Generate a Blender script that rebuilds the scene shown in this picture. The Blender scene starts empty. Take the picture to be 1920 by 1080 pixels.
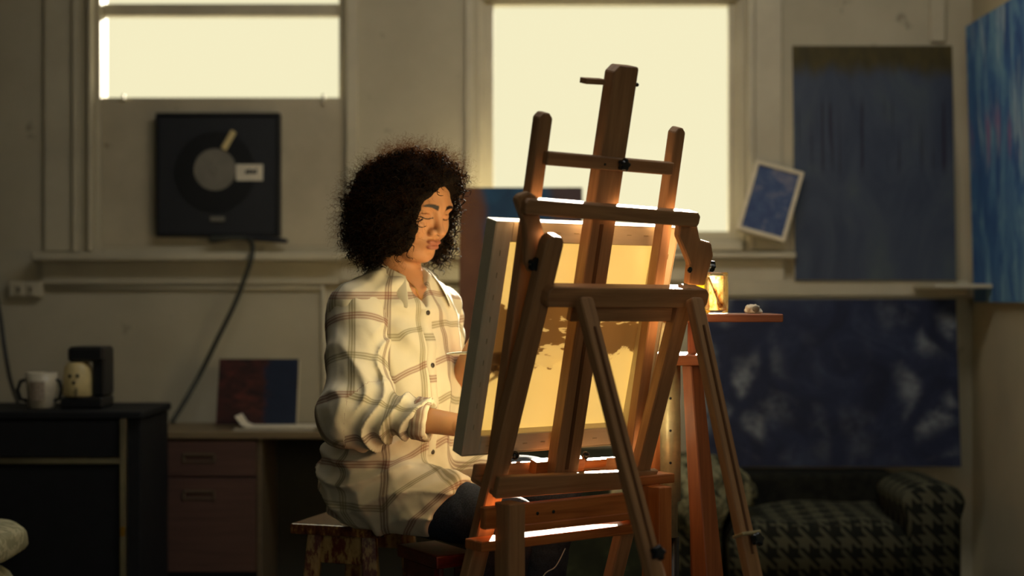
import bpy, bmesh, math, random
import numpy as np
from mathutils import Vector, Matrix
random.seed(7); rng = np.random.default_rng(7)
sc = bpy.context.scene
C = sc.collection
FP = 2667.0; CZ = 1.13; HY = 560.0

# ------------------------------------------------------------------ helpers
def P(px, py, d):
    return Vector(((px-960)/FP*d, d, CZ-(py-HY)/FP*d))
def lin(h):
    h = h.lstrip('#'); out = []
    for i in (0, 2, 4):
        v = int(h[i:i+2], 16)/255
        out.append(v/12.92 if v <= .04045 else ((v+.055)/1.055)**2.4)
    return tuple(out)+(1,)
def V(*a): return Vector(a)

# ------------------------------------------------------------------ materials
class NT:
    def __init__(s, name):
        s.m = bpy.data.materials.new(name); s.m.use_nodes = True
        s.t = s.m.node_tree; s.t.nodes.clear()
        s.out = s.n('ShaderNodeOutputMaterial')
    def n(s, typ, **kw):
        nd = s.t.nodes.new(typ)
        for k, v in kw.items():
            if k.startswith('_'): setattr(nd, k[1:], v)
        return nd
    def l(s, a, b): s.t.links.new(a, b)
    def mix(s, fac, a, b, mode='MIX'):
        nd = s.t.nodes.new('ShaderNodeMix'); nd.data_type = 'RGBA'; nd.blend_type = mode
        for i, x in ((0, fac), (6, a), (7, b)):
            if hasattr(x, 'is_linked'): s.l(x, nd.inputs[i])
            else: nd.inputs[i].default_value = x
        return nd.outputs[2]
    def math(s, op, a, b=None, c=None, clamp=False):
        nd = s.t.nodes.new('ShaderNodeMath'); nd.operation = op; nd.use_clamp = clamp
        for i, x in enumerate((a, b, c)):
            if x is None: continue
            if hasattr(x, 'is_linked'): s.l(x, nd.inputs[i])
            else: nd.inputs[i].default_value = x
        return nd.outputs[0]
    def ramp(s, fac, stops, interp='LINEAR'):
        nd = s.t.nodes.new('ShaderNodeValToRGB'); nd.color_ramp.interpolation = interp
        el = nd.color_ramp.elements
        while len(el) > 1: el.remove(el[-1])
        el[0].position = stops[0][0]; el[0].color = stops[0][1]
        for p, c in stops[1:]:
            e = el.new(p); e.color = c
        s.l(fac, nd.inputs[0]); return nd.outputs[0]
    def noise(s, vec, scale, detail=4, rough=.55, dist=0):
        nd = s.t.nodes.new('ShaderNodeTexNoise')
        nd.inputs['Scale'].default_value = scale; nd.inputs['Detail'].default_value = detail
        nd.inputs['Roughness'].default_value = rough; nd.inputs['Distortion'].default_value = dist
        s.l(vec, nd.inputs['Vector']); return nd.outputs['Fac']
    def mapping(s, vec, scale=(1, 1, 1), loc=(0, 0, 0)):
        nd = s.t.nodes.new('ShaderNodeMapping')
        nd.inputs['Scale'].default_value = scale; nd.inputs['Location'].default_value = loc
        s.l(vec, nd.inputs['Vector']); return nd.outputs[0]
    def co(s, k='Object'):
        return s.t.nodes.new('ShaderNodeTexCoord').outputs[k]
    def bsdf(s, col, rough=.6, metal=0, spec=.5, sss=0, bump=None, bstr=.3, bdist=.002, **kw):
        b = s.t.nodes.new('ShaderNodeBsdfPrincipled')
        for k, x in (('Base Color', col), ('Roughness', rough), ('Metallic', metal), ('Specular IOR Level', spec)):
            if hasattr(x, 'is_linked'): s.l(x, b.inputs[k])
            else: b.inputs[k].default_value = x
        if sss:
            b.inputs['Subsurface Weight'].default_value = sss
            b.inputs['Subsurface Radius'].default_value = (1, .4, .2); b.inputs['Subsurface Scale'].default_value = .008
        for k, x in kw.items(): b.inputs[k.replace('_', ' ')].default_value = x
        if bump is not None:
            bn = s.t.nodes.new('ShaderNodeBump'); bn.inputs['Strength'].default_value = bstr
            bn.inputs['Distance'].default_value = bdist
            s.l(bump, bn.inputs['Height']); s.l(bn.outputs[0], b.inputs['Normal'])
        return b
    def fin(s, sh):
        s.l(sh.outputs[0] if hasattr(sh, 'outputs') else sh, s.out.inputs[0]); return s.m

def wood(name, dark, light, rough=.45, su=4, sv=70, spec=.4):
    t = NT(name); uv = t.co('UV')
    oi = t.n('ShaderNodeObjectInfo')
    ad = t.n('ShaderNodeVectorMath', _operation='ADD'); cb = t.n('ShaderNodeCombineXYZ')
    t.l(t.math('MULTIPLY', oi.outputs['Random'], 9.0), cb.inputs[0]); t.l(t.math('MULTIPLY', oi.outputs['Random'], 5.0), cb.inputs[1])
    t.l(uv, ad.inputs[0]); t.l(cb.outputs[0], ad.inputs[1])
    mp = t.mapping(ad.outputs[0], (su, sv, 1))
    g = t.noise(mp, 1.0, 5, .6, .6); g2 = t.noise(t.mapping(ad.outputs[0], (2, 9, 1)), 1.0, 3, .5, .2)
    f = t.math('ADD', t.math('MULTIPLY', g, .7), t.math('MULTIPLY', g2, .3))
    c = t.ramp(f, [(.33, lin(dark)), (.68, lin(light))])
    return t.fin(t.bsdf(c, rough, spec=spec, bump=g, bstr=.12))
def paint(name, col, col2, scale=3, rough=.7, spec=.3, stains=None):
    t = NT(name); o = t.co('Object')
    f = t.noise(o, scale, 6, .6)
    c = t.ramp(f, [(.35, lin(col)), (.65, lin(col2))])
    if stains:
        g = t.noise(o, 9, 3, .7)
        c = t.mix(t.ramp(g, [(.68, (0, 0, 0, 1)), (.74, (.6, .6, .6, 1))]), c, lin(stains))
    return t.fin(t.bsdf(c, rough, spec=spec, bump=t.noise(o, 60, 3), bstr=.05))
def plain(name, col, rough=.5, metal=0, spec=.5, var=.85, scale=25, bstr=.08):
    t = NT(name); o = t.co('Object'); f = t.noise(o, scale, 4)
    a = lin(col); b = tuple(x*var for x in a[:3])+(1,)
    return t.fin(t.bsdf(t.ramp(f, [(.35, b), (.65, a)]), rough, metal, spec, bump=f, bstr=bstr))

M = {}
M['easel'] = wood('easel_wood', '#9a7250', '#c69a6e', .5, spec=.3)
M['frame_wood'] = wood('orange_wood', '#a05828', '#d88848', .4)
M['stand_wood'] = wood('stand_wood', '#7a4426', '#b46a3c', .45)
M['stretcher'] = wood('stretcher_wood', '#d2c6a8', '#ece2c8', .7, sv=40)
M['desk'] = wood('desk_wood', '#4a342e', '#60463c', .5)
M['desk_frame'] = wood('desk_frame_wood', '#554a38', '#6a5c46', .5)
M['desk_top'] = wood('desk_top_wood', '#6a5c45', '#877658', .45)
M['black'] = plain('black_plastic', '#16181b', .4)
M['cabinet_black'] = plain('black_panel', '#222325', .75, spec=.15)
M['knob'] = plain('knob_plastic', '#1a2228', .25)
M['chrome'] = plain('chrome', '#b9b4a0', .3, 1.0)
M['steel'] = plain('galvanised_steel', '#cfc298', .42, .45, var=.75, scale=40)
M['cable'] = plain('rubber_cable', '#3a3c34', .6)
M['white_cer'] = plain('white_ceramic', '#cfc6ae', .35)
M['cream'] = plain('cream_plastic', '#d8c48c', .4)
M['paper'] = plain('paper', '#e0d8c2', .8)
M['brass'] = plain('brass', '#c9a24a', .3, 1.0)
M['button'] = plain('button', '#3c3226', .3)
M['record_card'] = plain('dark_board', '#1d2026', .55)
M['disc'] = plain('grey_disc', '#7c786c', .85)
M['lip'] = plain('lip', '#8a4a3c', .4)
M['wall'] = paint('wall_paint', '#aea68e', '#beb69d', 2.2, stains='#7c7260')
M['wall_r'] = paint('side_wall_paint', '#b0a68a', '#c0b596', 1.6)
M['trim'] = paint('trim_paint', '#b6ae96', '#c8c0a6', 4, .5)
M['floor'] = paint('floor_concrete', '#3c3a34', '#55514a', 3, .5)
M['ceiling'] = paint('ceiling_paint', '#8a8068', '#a09577', 2)
M['board'] = paint('board_paint', '#aea48c', '#beb49a', 5, .6, stains='#6b5c44')
# weathered stool
t = NT('weathered_paint'); o = t.co('Object')
mp = t.mapping(o, (18, 18, 7)); f = t.noise(mp, 2.2, 8, .75)
M['weather'] = t.fin(t.bsdf(t.ramp(f, [(.40, lin('#5a2018')), (.47, lin('#6b3a24')), (.52, lin('#a0824e')), (.72, lin('#c4a56c'))]), .3, spec=.5, bump=f, bstr=.4))
t = NT('seat_worn_varnish'); o = t.co('Object'); f = t.noise(t.mapping(o, (30, 30, 14)), 1.6, 8, .75)
M['seat'] = t.fin(t.bsdf(t.ramp(f, [(.42, lin('#4c2218')), (.55, lin('#7b4a2a')), (.64, lin('#c09048'))]), .15, spec=.8, bump=f, bstr=.15))
t = NT('red_paint_worn'); o = t.co('Object'); f = t.noise(t.mapping(o, (14, 14, 40)), 1.6, 8, .75)
M['red'] = t.fin(t.bsdf(t.ramp(f, [(.40, lin('#3c100e')), (.60, lin('#5c1c16')), (.74, lin('#7c5438'))]), .32, bump=f, bstr=.2))
# canvas back: cloth that lets light through
t = NT('canvas_cloth'); o = t.co('Object')
f = t.noise(o, 400, 2); f2 = t.noise(o, 4, 4)
col = t.mix(f2, lin('#efe3b8'), lin('#f4ebcc'))
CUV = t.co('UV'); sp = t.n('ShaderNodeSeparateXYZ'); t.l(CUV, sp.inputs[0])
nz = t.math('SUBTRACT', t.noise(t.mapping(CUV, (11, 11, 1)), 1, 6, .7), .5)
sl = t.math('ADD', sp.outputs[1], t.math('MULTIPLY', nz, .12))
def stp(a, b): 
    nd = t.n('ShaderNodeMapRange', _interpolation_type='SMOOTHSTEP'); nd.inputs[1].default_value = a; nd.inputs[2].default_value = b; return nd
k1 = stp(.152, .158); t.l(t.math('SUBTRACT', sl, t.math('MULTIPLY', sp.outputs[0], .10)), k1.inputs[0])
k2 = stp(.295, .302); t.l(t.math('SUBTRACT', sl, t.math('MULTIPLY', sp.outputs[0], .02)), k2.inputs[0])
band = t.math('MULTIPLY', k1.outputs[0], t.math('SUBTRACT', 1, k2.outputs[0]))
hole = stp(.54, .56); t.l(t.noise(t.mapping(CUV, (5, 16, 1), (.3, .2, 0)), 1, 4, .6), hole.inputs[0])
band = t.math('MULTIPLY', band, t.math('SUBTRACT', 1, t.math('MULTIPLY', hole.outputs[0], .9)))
col = t.mix(t.math('MULTIPLY', band, .9), col, lin('#a08660'))  # brown band: shadow across the canvas, painted into the cloth colour
d = t.n('ShaderNodeBsdfDiffuse'); tr = t.n('ShaderNodeBsdfTranslucent'); mx = t.n('ShaderNodeMixShader'); mx.inputs[0].default_value = .27
t.l(col, d.inputs[0]); t.l(t.mix(.22, col, lin('#e4c470'), 'MULTIPLY'), tr.inputs[0]); t.l(d.outputs[0], mx.inputs[1]); t.l(tr.outputs[0], mx.inputs[2])
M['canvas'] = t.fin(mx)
M['canvas_edge'] = plain('canvas_edge', '#dcd2b4', .8, var=.92)
# glass
t = NT('window_glass'); tp = t.n('ShaderNodeBsdfTransparent'); gl = t.n('ShaderNodeBsdfGlossy'); gl.inputs['Roughness'].default_value = .02
lw = t.n('ShaderNodeLayerWeight'); lw.inputs[0].default_value = .15; mx = t.n('ShaderNodeMixShader')
t.l(t.math('MULTIPLY', lw.outputs['Fresnel'], .5), mx.inputs[0]); t.l(tp.outputs[0], mx.inputs[1]); t.l(gl.outputs[0], mx.inputs[2])
M['glass'] = t.fin(mx)
t = NT('jar_glass'); tp = t.n('ShaderNodeBsdfTransparent'); tp.inputs[0].default_value = (.97, .95, .85, 1); gl = t.n('ShaderNodeBsdfGlossy'); gl.inputs['Roughness'].default_value = .05
lw = t.n('ShaderNodeLayerWeight'); lw.inputs[0].default_value = .35; mx = t.n('ShaderNodeMixShader')
t.l(t.math('MULTIPLY', lw.outputs['Fresnel'], .6), mx.inputs[0]); t.l(tp.outputs[0], mx.inputs[1]); t.l(gl.outputs[0], mx.inputs[2]); M['jar'] = t.fin(mx)
t = NT('stained_jar_film'); o = t.co('Object'); f = t.noise(t.mapping(o, (60, 60, 40)), 1, 6, .7)
tp = t.n('ShaderNodeBsdfTransparent'); tp.inputs[0].default_value = (.95, .9, .7, 1)
tl = t.n('ShaderNodeBsdfTranslucent'); t.l(t.ramp(f, [(.45, lin('#f4e8b8')), (.58, lin('#c07a3c')), (.66, lin('#6a2a14'))]), tl.inputs[0])
mx = t.n('ShaderNodeMixShader'); mx.inputs[0].default_value = .6
t.l(tp.outputs[0], mx.inputs[1]); t.l(tl.outputs[0], mx.inputs[2]); M['film'] = t.fin(mx)
# skin
t = NT('skin'); o = t.co('Object')
a1 = t.n('ShaderNodeAttribute', _attribute_name='lip'); a2 = t.n('ShaderNodeAttribute', _attribute_name='brow')
f = t.noise(o, 40, 4)
c = t.mix(f, lin('#ae7a54'), lin('#ba855c')); c = t.mix(a1.outputs['Fac'], c, lin('#9c604a')); c = t.mix(a2.outputs['Fac'], c, lin('#20120a'))
M['skin'] = t.fin(t.bsdf(c, .5, spec=.3, sss=.25, bump=t.noise(o, 500, 2), bstr=.06))
# hair
t = NT('hair')
b = t.bsdf(lin('#1a1410'), .85, spec=.04); M['hair'] = t.fin(b)
t = NT('frizz'); hb = t.n('ShaderNodeBsdfDiffuse'); hb.inputs[0].default_value = lin('#2e2014'); tl = t.n('ShaderNodeBsdfTranslucent'); tl.inputs[0].default_value = lin('#a07644')
mx = t.n('ShaderNodeMixShader'); mx.inputs[0].default_value = .38; t.l(hb.outputs[0], mx.inputs[1]); t.l(tl.outputs[0], mx.inputs[2]); M['frizz'] = t.fin(mx)
# plaid cloth
PER = 0.0942
t = NT('plaid_cotton'); uv = t.co('UV'); sp = t.n('ShaderNodeSeparateXYZ'); t.l(uv, sp.inputs[0])
def lines(t, x, off):
    m = t.math('ABSOLUTE', t.math('SUBTRACT', t.math('MODULO', t.math('ADD', x, 10*PER+off), PER), PER/2))
    core = t.math('LESS_THAN', m, .0022)
    side = t.math('MULTIPLY', t.math('GREATER_THAN', m, .0048), t.math('LESS_THAN', m, .0074))
    wide = t.math('MULTIPLY', t.math('LESS_THAN', m, .0095), .35)
    return t.math('MAXIMUM', t.math('MULTIPLY', t.math('ADD', core, side), .85), wide)
def alt(t, x, off):
    return t.math('GREATER_THAN', t.math('MODULO', t.math('ADD', x, 20*PER+off), PER*2), PER)
lu, lv = lines(t, sp.outputs[0], 0), lines(t, sp.outputs[1], .02)
au, av = alt(t, sp.outputs[0], 0), alt(t, sp.outputs[1], .02)
base = t.mix(t.noise(t.mapping(uv, (1, 1, 1)), 9, 4), lin('#d4cbb2'), lin('#dfd6be'))
cu = t.mix(au, lin('#6e4a3c'), lin('#857a54')); cv = t.mix(av, lin('#7d4034'), lin('#7c7352'))
c = t.mix(t.math('MULTIPLY', lu, .8), base, cu); c = t.mix(t.math('MULTIPLY', lv, .75), c, cv)
pb = t.bsdf(c, .85, spec=.15, bump=t.noise(uv, 90, 3), bstr=.25, bdist=.001)
tl = t.n('ShaderNodeBsdfTranslucent'); t.l(c, tl.inputs[0]); mx = t.n('ShaderNodeMixShader'); mx.inputs[0].default_value = .08
t.l(pb.outputs[0], mx.inputs[1]); t.l(tl.outputs[0], mx.inputs[2]); M['plaid'] = t.fin(mx)
t = NT('denim'); o = t.co('Object'); f = t.noise(o, 300, 3)
M['denim'] = t.fin(t.bsdf(t.ramp(f, [(.4, lin('#1d232e')), (.6, lin('#2a3342'))]), .8, spec=.2, bump=f, bstr=.2))
# houndstooth upholstery
t = NT('houndstooth'); uv = t.co('UV'); sp = t.n('ShaderNodeSeparateXYZ'); t.l(uv, sp.inputs[0])
S = .062
fx = t.math('FRACT', t.math('DIVIDE', sp.outputs[0], S)); fy = t.math('FRACT', t.math('DIVIDE', sp.outputs[1], S))
A = t.math('LESS_THAN', fx, .5); B = t.math('LESS_THAN', fy, .5)
diag = t.math('LESS_THAN', t.math('FRACT', t.math('MULTIPLY', t.math('ADD', fx, fy), 2.0)), .5)
both = t.math('MULTIPLY', A, B); xor = t.math('ABSOLUTE', t.math('SUBTRACT', A, B))
fac = t.math('ADD', both, t.math('MULTIPLY', xor, diag), clamp=True)
c = t.mix(fac, lin('#4e4e3e'), lin('#1f211c'))
M['hound'] = t.fin(t.bsdf(c, .9, spec=.1, bump=t.noise(uv, 120, 3), bstr=.4))
t = NT('sofa_dark'); M['sofa_dark'] = t.fin(t.bsdf(t.ramp(t.noise(t.co('Object'), 30, 4), [(.4, lin('#191a17')), (.6, lin('#24251f'))]), .9, spec=.1))
t = NT('fuzzy_throw'); o = t.co('Object'); f = t.noise(o, 16, 6, .7)
M['throw'] = t.fin(t.bsdf(t.ramp(f, [(.42, lin('#2c2e24')), (.56, lin('#8a8768')), (.7, lin('#b5af8a'))]), .95, spec=.05, bump=t.noise(o, 90, 4), bstr=.9, bdist=.01))
t = NT('pouf_fabric'); o = t.co('Object'); f = t.noise(o, 22, 4, .6, 1.5)
M['pouf'] = t.fin(t.bsdf(t.ramp(f, [(.45, lin('#a09c7c')), (.55, lin('#c4bf9c'))]), .8, bump=f, bstr=.5))

def art(name, stops, scale=(3, 3, 3), nscale=1.5, extra=None, rough=.6, dist=.8):
    """abstract paint strokes over uv 0..1"""
    t = NT(name); uv = t.co('UV')
    f = t.noise(t.mapping(uv, scale), nscale, 7, .65, dist)
    c = t.ramp(f, [(p, lin(h)) for p, h in stops])
    sp = t.n('ShaderNodeSeparateXYZ'); t.l(uv, sp.inputs[0])
    if extra: c = extra(t, uv, sp, c)
    return t.fin(t.bsdf(c, rough, spec=.25, bump=t.noise(uv, 60, 4), bstr=.2))
def sm(t, x, a, b):
    nd = t.n('ShaderNodeMapRange', _interpolation_type='SMOOTHSTEP')
    nd.inputs[1].default_value = a; nd.inputs[2].default_value = b
    t.l(x, nd.inputs[0]); return nd.outputs[0]
def xA(t, uv, sp, c):
    n = t.noise(t.mapping(uv, (5, 2, 1)), 2, 5, .6)
    top = sm(t, t.math('ADD', sp.outputs[1], t.math('MULTIPLY', t.math('SUBTRACT', n, .5), .12)), .84, .93)
    c = t.mix(top, c, t.mix(t.noise(t.mapping(uv, (9, 4, 1)), 2, 5), lin('#25281e'), lin('#5e5128')))
    drips = t.noise(t.mapping(uv, (22, .9, 1)), 1.3, 2, .4)
    dm = t.math('MULTIPLY', t.ramp(drips, [(.56, (0, 0, 0, 1)), (.62, (1, 1, 1, 1))]), t.math('MULTIPLY', sm(t, sp.outputs[1], .42, .5), t.math('SUBTRACT', 1, sm(t, sp.outputs[1], .72, .8))))
    return t.mix(t.math('MULTIPLY', dm, .7), c, lin('#241c30'))
M['artA'] = art('painting_blue_drips', [(.3, '#343c50'), (.5, '#464f5f'), (.7, '#525d62')], (2, 1.2, 1), 1.6, xA)
def xB(t, uv, sp, c):
    v = t.n('ShaderNodeTexVoronoi', _feature='DISTANCE_TO_EDGE'); v.inputs['Scale'].default_value = 1
    wn = t.n('ShaderNodeTexNoise'); wn.inputs['Scale'].default_value = 4; t.l(uv, wn.inputs['Vector'])
    wm = t.mix(.12, uv, wn.outputs['Color']); t.l(t.mapping(wm, (6.2, 3.6, 1)), v.inputs['Vector'])
    cell = sm(t, v.outputs['Distance'], .06, .3); n = t.noise(t.mapping(uv, (9, 6, 1)), 1.2, 6, .7)
    left = t.math('SUBTRACT', 1, sm(t, sp.outputs[0], .10, .34)); right = t.math('MULTIPLY', sm(t, sp.outputs[0], .70, .85), .7)
    w = t.math('ADD', t.math('MAXIMUM', left, right), .22)
    return t.mix(t.math('MULTIPLY', t.math('MULTIPLY', cell, w), sm(t, n, .35, .7)), c, lin('#8a9298'))
M['artB'] = art('painting_blue_blocks', [(.35, '#1c2238'), (.55, '#262e48'), (.7, '#384258')], (3, 2, 1), 1.5, xB)
def xC(t, uv, sp, c):
    n = t.noise(t.mapping(uv, (14, 2.4, 1)), 1.0, 5, .6, .4)
    c = t.mix(t.math('MULTIPLY', t.ramp(n, [(.55, (0, 0, 0, 1)), (.7, (1, 1, 1, 1))]), sm(t, sp.outputs[1], .25, .5)), c, lin('#b9cfd4'))
    n2 = t.noise(t.mapping(uv, (10, 2, 1), (3, 1, 0)), 1.0, 3)
    band = t.math('MULTIPLY', sm(t, sp.outputs[1], .45, .5), t.math('SUBTRACT', 1, sm(t, sp.outputs[1], .6, .7)))
    return t.mix(t.math('MULTIPLY', t.ramp(n2, [(.52, (0, 0, 0, 1)), (.62, (1, 1, 1, 1))]), band), c, lin('#8d6f98'))
M['artC'] = art('painting_bright_blue', [(.3, '#2a4480'), (.48, '#4470a4'), (.62, '#74a0ba'), (.75, '#b0cad0')], (6, 2, 1), 1.3, xC)
M['artD'] = art('painting_small_blue', [(.3, '#2c3566'), (.5, '#44587c'), (.7, '#827c88')], (2, 3, 1), 1.2, dist=1.5)
def xE(t, uv, sp, c):
    n = t.noise(t.mapping(uv, (3, 3, 1)), 1.4, 4)
    k = sm(t, t.math('ADD', t.math('ADD', sp.outputs[0], t.math('MULTIPLY', sp.outputs[1], .15)), t.math('MULTIPLY', n, .35)), .42, .56)
    c = t.mix(k, t.mix(n, lin('#3d221e'), lin('#8a5c38')), c)
    k2 = sm(t, t.math('ADD', sp.outputs[0], t.math('MULTIPLY', n, .2)), .78, .92)
    return t.mix(k2, c, lin('#4a3a3a'))
M['artE'] = art('painting_brown_blue', [(.35, '#16324e'), (.6, '#1f4a6a'), (.7, '#35404e')], (2, 2, 1), 1.4, xE)
def xF(t, uv, sp, c):
    n = t.noise(t.mapping(uv, (4, 4, 1)), 1.4, 4)
    k = sm(t, t.math('ADD', sp.outputs[0], t.math('MULTIPLY', t.math('SUBTRACT', n, .5), .3)), .55, .66)
    return t.mix(k, c, t.mix(n, lin('#141c30'), lin('#1f2a40')))
M['artF'] = art('painting_red_navy', [(.35, '#241718'), (.5, '#3c201c'), (.66, '#5a2c24')], (3, 5, 1), 1.5, xF)
M['artG'] = art('painting_dark_green', [(.35, '#10211c'), (.6, '#1e352e'), (.75, '#3c564c')], (3, 5, 1), 1.5)

# ------------------------------------------------------------------ object building
def empty(name, loc, label=None, cat=None, group=None, kind=None):
    o = bpy.data.objects.new(name, None); C.objects.link(o); o.location = loc; o.empty_display_size = .05
    tag(o, label, cat, group, kind); return o
def tag(o, label=None, cat=None, group=None, kind=None):
    if label: o['label'] = label
    if cat: o['category'] = cat
    if group: o['group'] = group
    if kind: o['kind'] = kind
    return o
def wloc(o):
    v = Vector((0, 0, 0))
    while o: v += o.location; o = o.parent
    return v
def link(name, me, mat, parent=None, smooth=False):
    """mesh given in world coordinates"""
    o = bpy.data.objects.new(name, me); C.objects.link(o)
    if parent:
        o.parent = parent; off = wloc(parent)
    else:
        co = [v.co for v in me.vertices]
        off = Vector(((min(c.x for c in co)+max(c.x for c in co))/2, (min(c.y for c in co)+max(c.y for c in co))/2, min(c.z for c in co)))
        o.location = off
    me.transform(Matrix.Translation(-off))
    if mat is not None:
        for m in (mat if isinstance(mat, list) else [mat]): me.materials.append(m)
    if smooth:
        for p in me.polygons: p.use_smooth = True
    me.update(); return o
def frame_uv(bm, a, b, c):
    uvl = bm.loops.layers.uv.verify()
    for f in bm.faces:
        n = f.normal; da, db, dc = abs(n.dot(a)), abs(n.dot(b)), abs(n.dot(c))
        for l in f.loops:
            p = l.vert.co
            if da >= db and da >= dc: l[uvl].uv = (p.dot(b)*.3, p.dot(c))
            elif db >= dc: l[uvl].uv = (p.dot(a), p.dot(c)+.37)
            else: l[uvl].uv = (p.dot(a), p.dot(b))
def to_obj(name, bm, mat, parent=None, frame=None, smooth=False):
    bm.normal_update()
    a, b, c = frame or (V(1, 0, 0), V(0, 0, 1), V(0, 1, 0))
    frame_uv(bm, a, b, c)
    me = bpy.data.meshes.new(name); bm.to_mesh(me); bm.free()
    return link(name, me, mat, parent, smooth)
def obox(bm, cen, ax, ay, az, sx, sy, sz, bev=.0, seg=1):
    """oriented box, full sizes"""
    t = bmesh.new(); bmesh.ops.create_cube(t, size=1)
    if bev:
        mt = Matrix.Diagonal((sx, sy, sz, 1)); t.transform(mt)
        bmesh.ops.bevel(t, geom=t.edges[:], offset=bev, segments=seg, profile=.6, affect='EDGES')
        t.transform(Matrix.Diagonal((1, 1, 1, 1)))
    else: t.transform(Matrix.Diagonal((sx, sy, sz, 1)))
    R = Matrix((ax, ay, az)).transposed().to_4x4(); R.translation = cen
    t.transform(R)
    me = bpy.data.meshes.new('tmp'); t.to_mesh(me); t.free(); bm.from_mesh(me); bpy.data.meshes.remove(me)
X, Y, Z = V(1, 0, 0), V(0, 1, 0), V(0, 0, 1)
def abox(bm, x0, x1, y0, y1, z0, z1, bev=0, seg=1):
    obox(bm, V((x0+x1)/2, (y0+y1)/2, (z0+z1)/2), X, Y, Z, abs(x1-x0), abs(y1-y0), abs(z1-z0), bev, seg)
def box_o(name, x0, x1, y0, y1, z0, z1, mat, parent=None, bev=.003, frame=None, seg=1):
    bm = bmesh.new(); abox(bm, x0, x1, y0, y1, z0, z1, bev, seg); return to_obj(name, bm, mat, parent, frame)
def beam(name, p0, p1, n, w, th, mat, parent, bev=.003, taper=1.0):
    """bar from p0 to p1 (centre line), n = approximate normal of its wide face"""
    a = (p1-p0); L = a.length; a.normalize(); s = n.cross(a).normalized(); nn = a.cross(s).normalized()
    bm = bmesh.new(); obox(bm, (p0+p1)/2, a, s, nn, L, w, th, bev, 2 if bev > .004 else 1)
    return to_obj(name, bm, mat, parent, (a, s, nn))
def prism(bm, pts, n, th, bev=.002):
    """polygon (world points) extruded along n by th"""
    t = bmesh.new(); vs = [t.verts.new(p) for p in pts]; f = t.faces.new(vs)
    r = bmesh.ops.extrude_face_region(t, geom=[f]); bmesh.ops.translate(t, vec=n*th, verts=[v for v in r['geom'] if isinstance(v, bmesh.types.BMVert)])
    bmesh.ops.recalc_face_normals(t, faces=t.faces[:])
    if bev: bmesh.ops.bevel(t, geom=t.edges[:], offset=bev, segments=1, affect='EDGES')
    me = bpy.data.meshes.new('tmp'); t.to_mesh(me); t.free(); bm.from_mesh(me); bpy.data.meshes.remove(me)
def tube(bm, pts, r, sides=10, cap=True):
    pts = [Vector(p) for p in pts]; rs = r if isinstance(r, (list, tuple)) else [r]*len(pts)
    rings = []; up = None
    for i, p in enumerate(pts):
        tg = (pts[min(i+1, len(pts)-1)]-pts[max(i-1, 0)]).normalized()
        if up is None: up = tg.orthogonal().normalized()
        up = (up-tg*up.dot(tg)).normalized(); s = tg.cross(up)
        rings.append([bm.verts.new(p+(up*math.cos(q)+s*math.sin(q))*rs[i]) for q in [2*math.pi*k/sides for k in range(sides)]])
    for a, b in zip(rings, rings[1:]):
        for k in range(sides): bm.faces.new((a[k], a[(k+1) % sides], b[(k+1) % sides], b[k]))
    if cap: bm.faces.new(rings[0][::-1]); bm.faces.new(rings[-1])
def tube_o(name, pts, r, mat, parent=None, sides=12):
    bm = bmesh.new(); tube(bm, pts, r, sides); o = to_obj(name, bm, mat, parent, None, True); return o
def lathe(bm, base, prof, axis=Z, sides=32, close=True):
    u = axis.orthogonal().normalized() if abs(axis.z) < .99 else X.copy(); w = axis.cross(u); rings = []
    for r, h in prof:
        rings.append([bm.verts.new(base+axis*h+(u*math.cos(q)+w*math.sin(q))*max(r, 1e-4)) for q in [2*math.pi*k/sides for k in range(sides)]])
    for a, b in zip(rings, rings[1:]):
        for k in range(sides): bm.faces.new((a[k], a[(k+1) % sides], b[(k+1) % sides], b[k]))
    if close: bm.faces.new(rings[0][::-1]); bm.faces.new(rings[-1])
def lathe_o(name, base, prof, mat, parent=None, axis=Z, sides=32, smooth=True):
    bm = bmesh.new(); lathe(bm, base, prof, axis, sides); o = to_obj(name, bm, mat, parent)
    if smooth:
        for p in o.data.polygons: p.use_smooth = len(p.vertices) < 5
    return o
def knob(name, p, axis, r, parent, h=.018):
    """star knob with five lobes"""
    bm = bmesh.new(); u = axis.orthogonal().normalized(); w = axis.cross(u); rings = []
    for k, hh in ((.35, 0), (.45, h*.35), (1, h*.45), (1, h*.95), (.8, h*1.1)):
        rings.append([bm.verts.new(p+axis*hh+(u*math.cos(q)+w*math.sin(q))*r*k*(1+.16*math.cos(5*q) if k > .5 else 1)) for q in [2*math.pi*i/40 for i in range(40)]])
    for a, b in zip(rings, rings[1:]):
        for i in range(40): bm.faces.new((a[i], a[(i+1) % 40], b[(i+1) % 40], b[i]))
    bm.faces.new(rings[0][::-1]); bm.faces.new(rings[-1])
    return to_obj(name, bm, M['knob'], parent)

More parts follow.
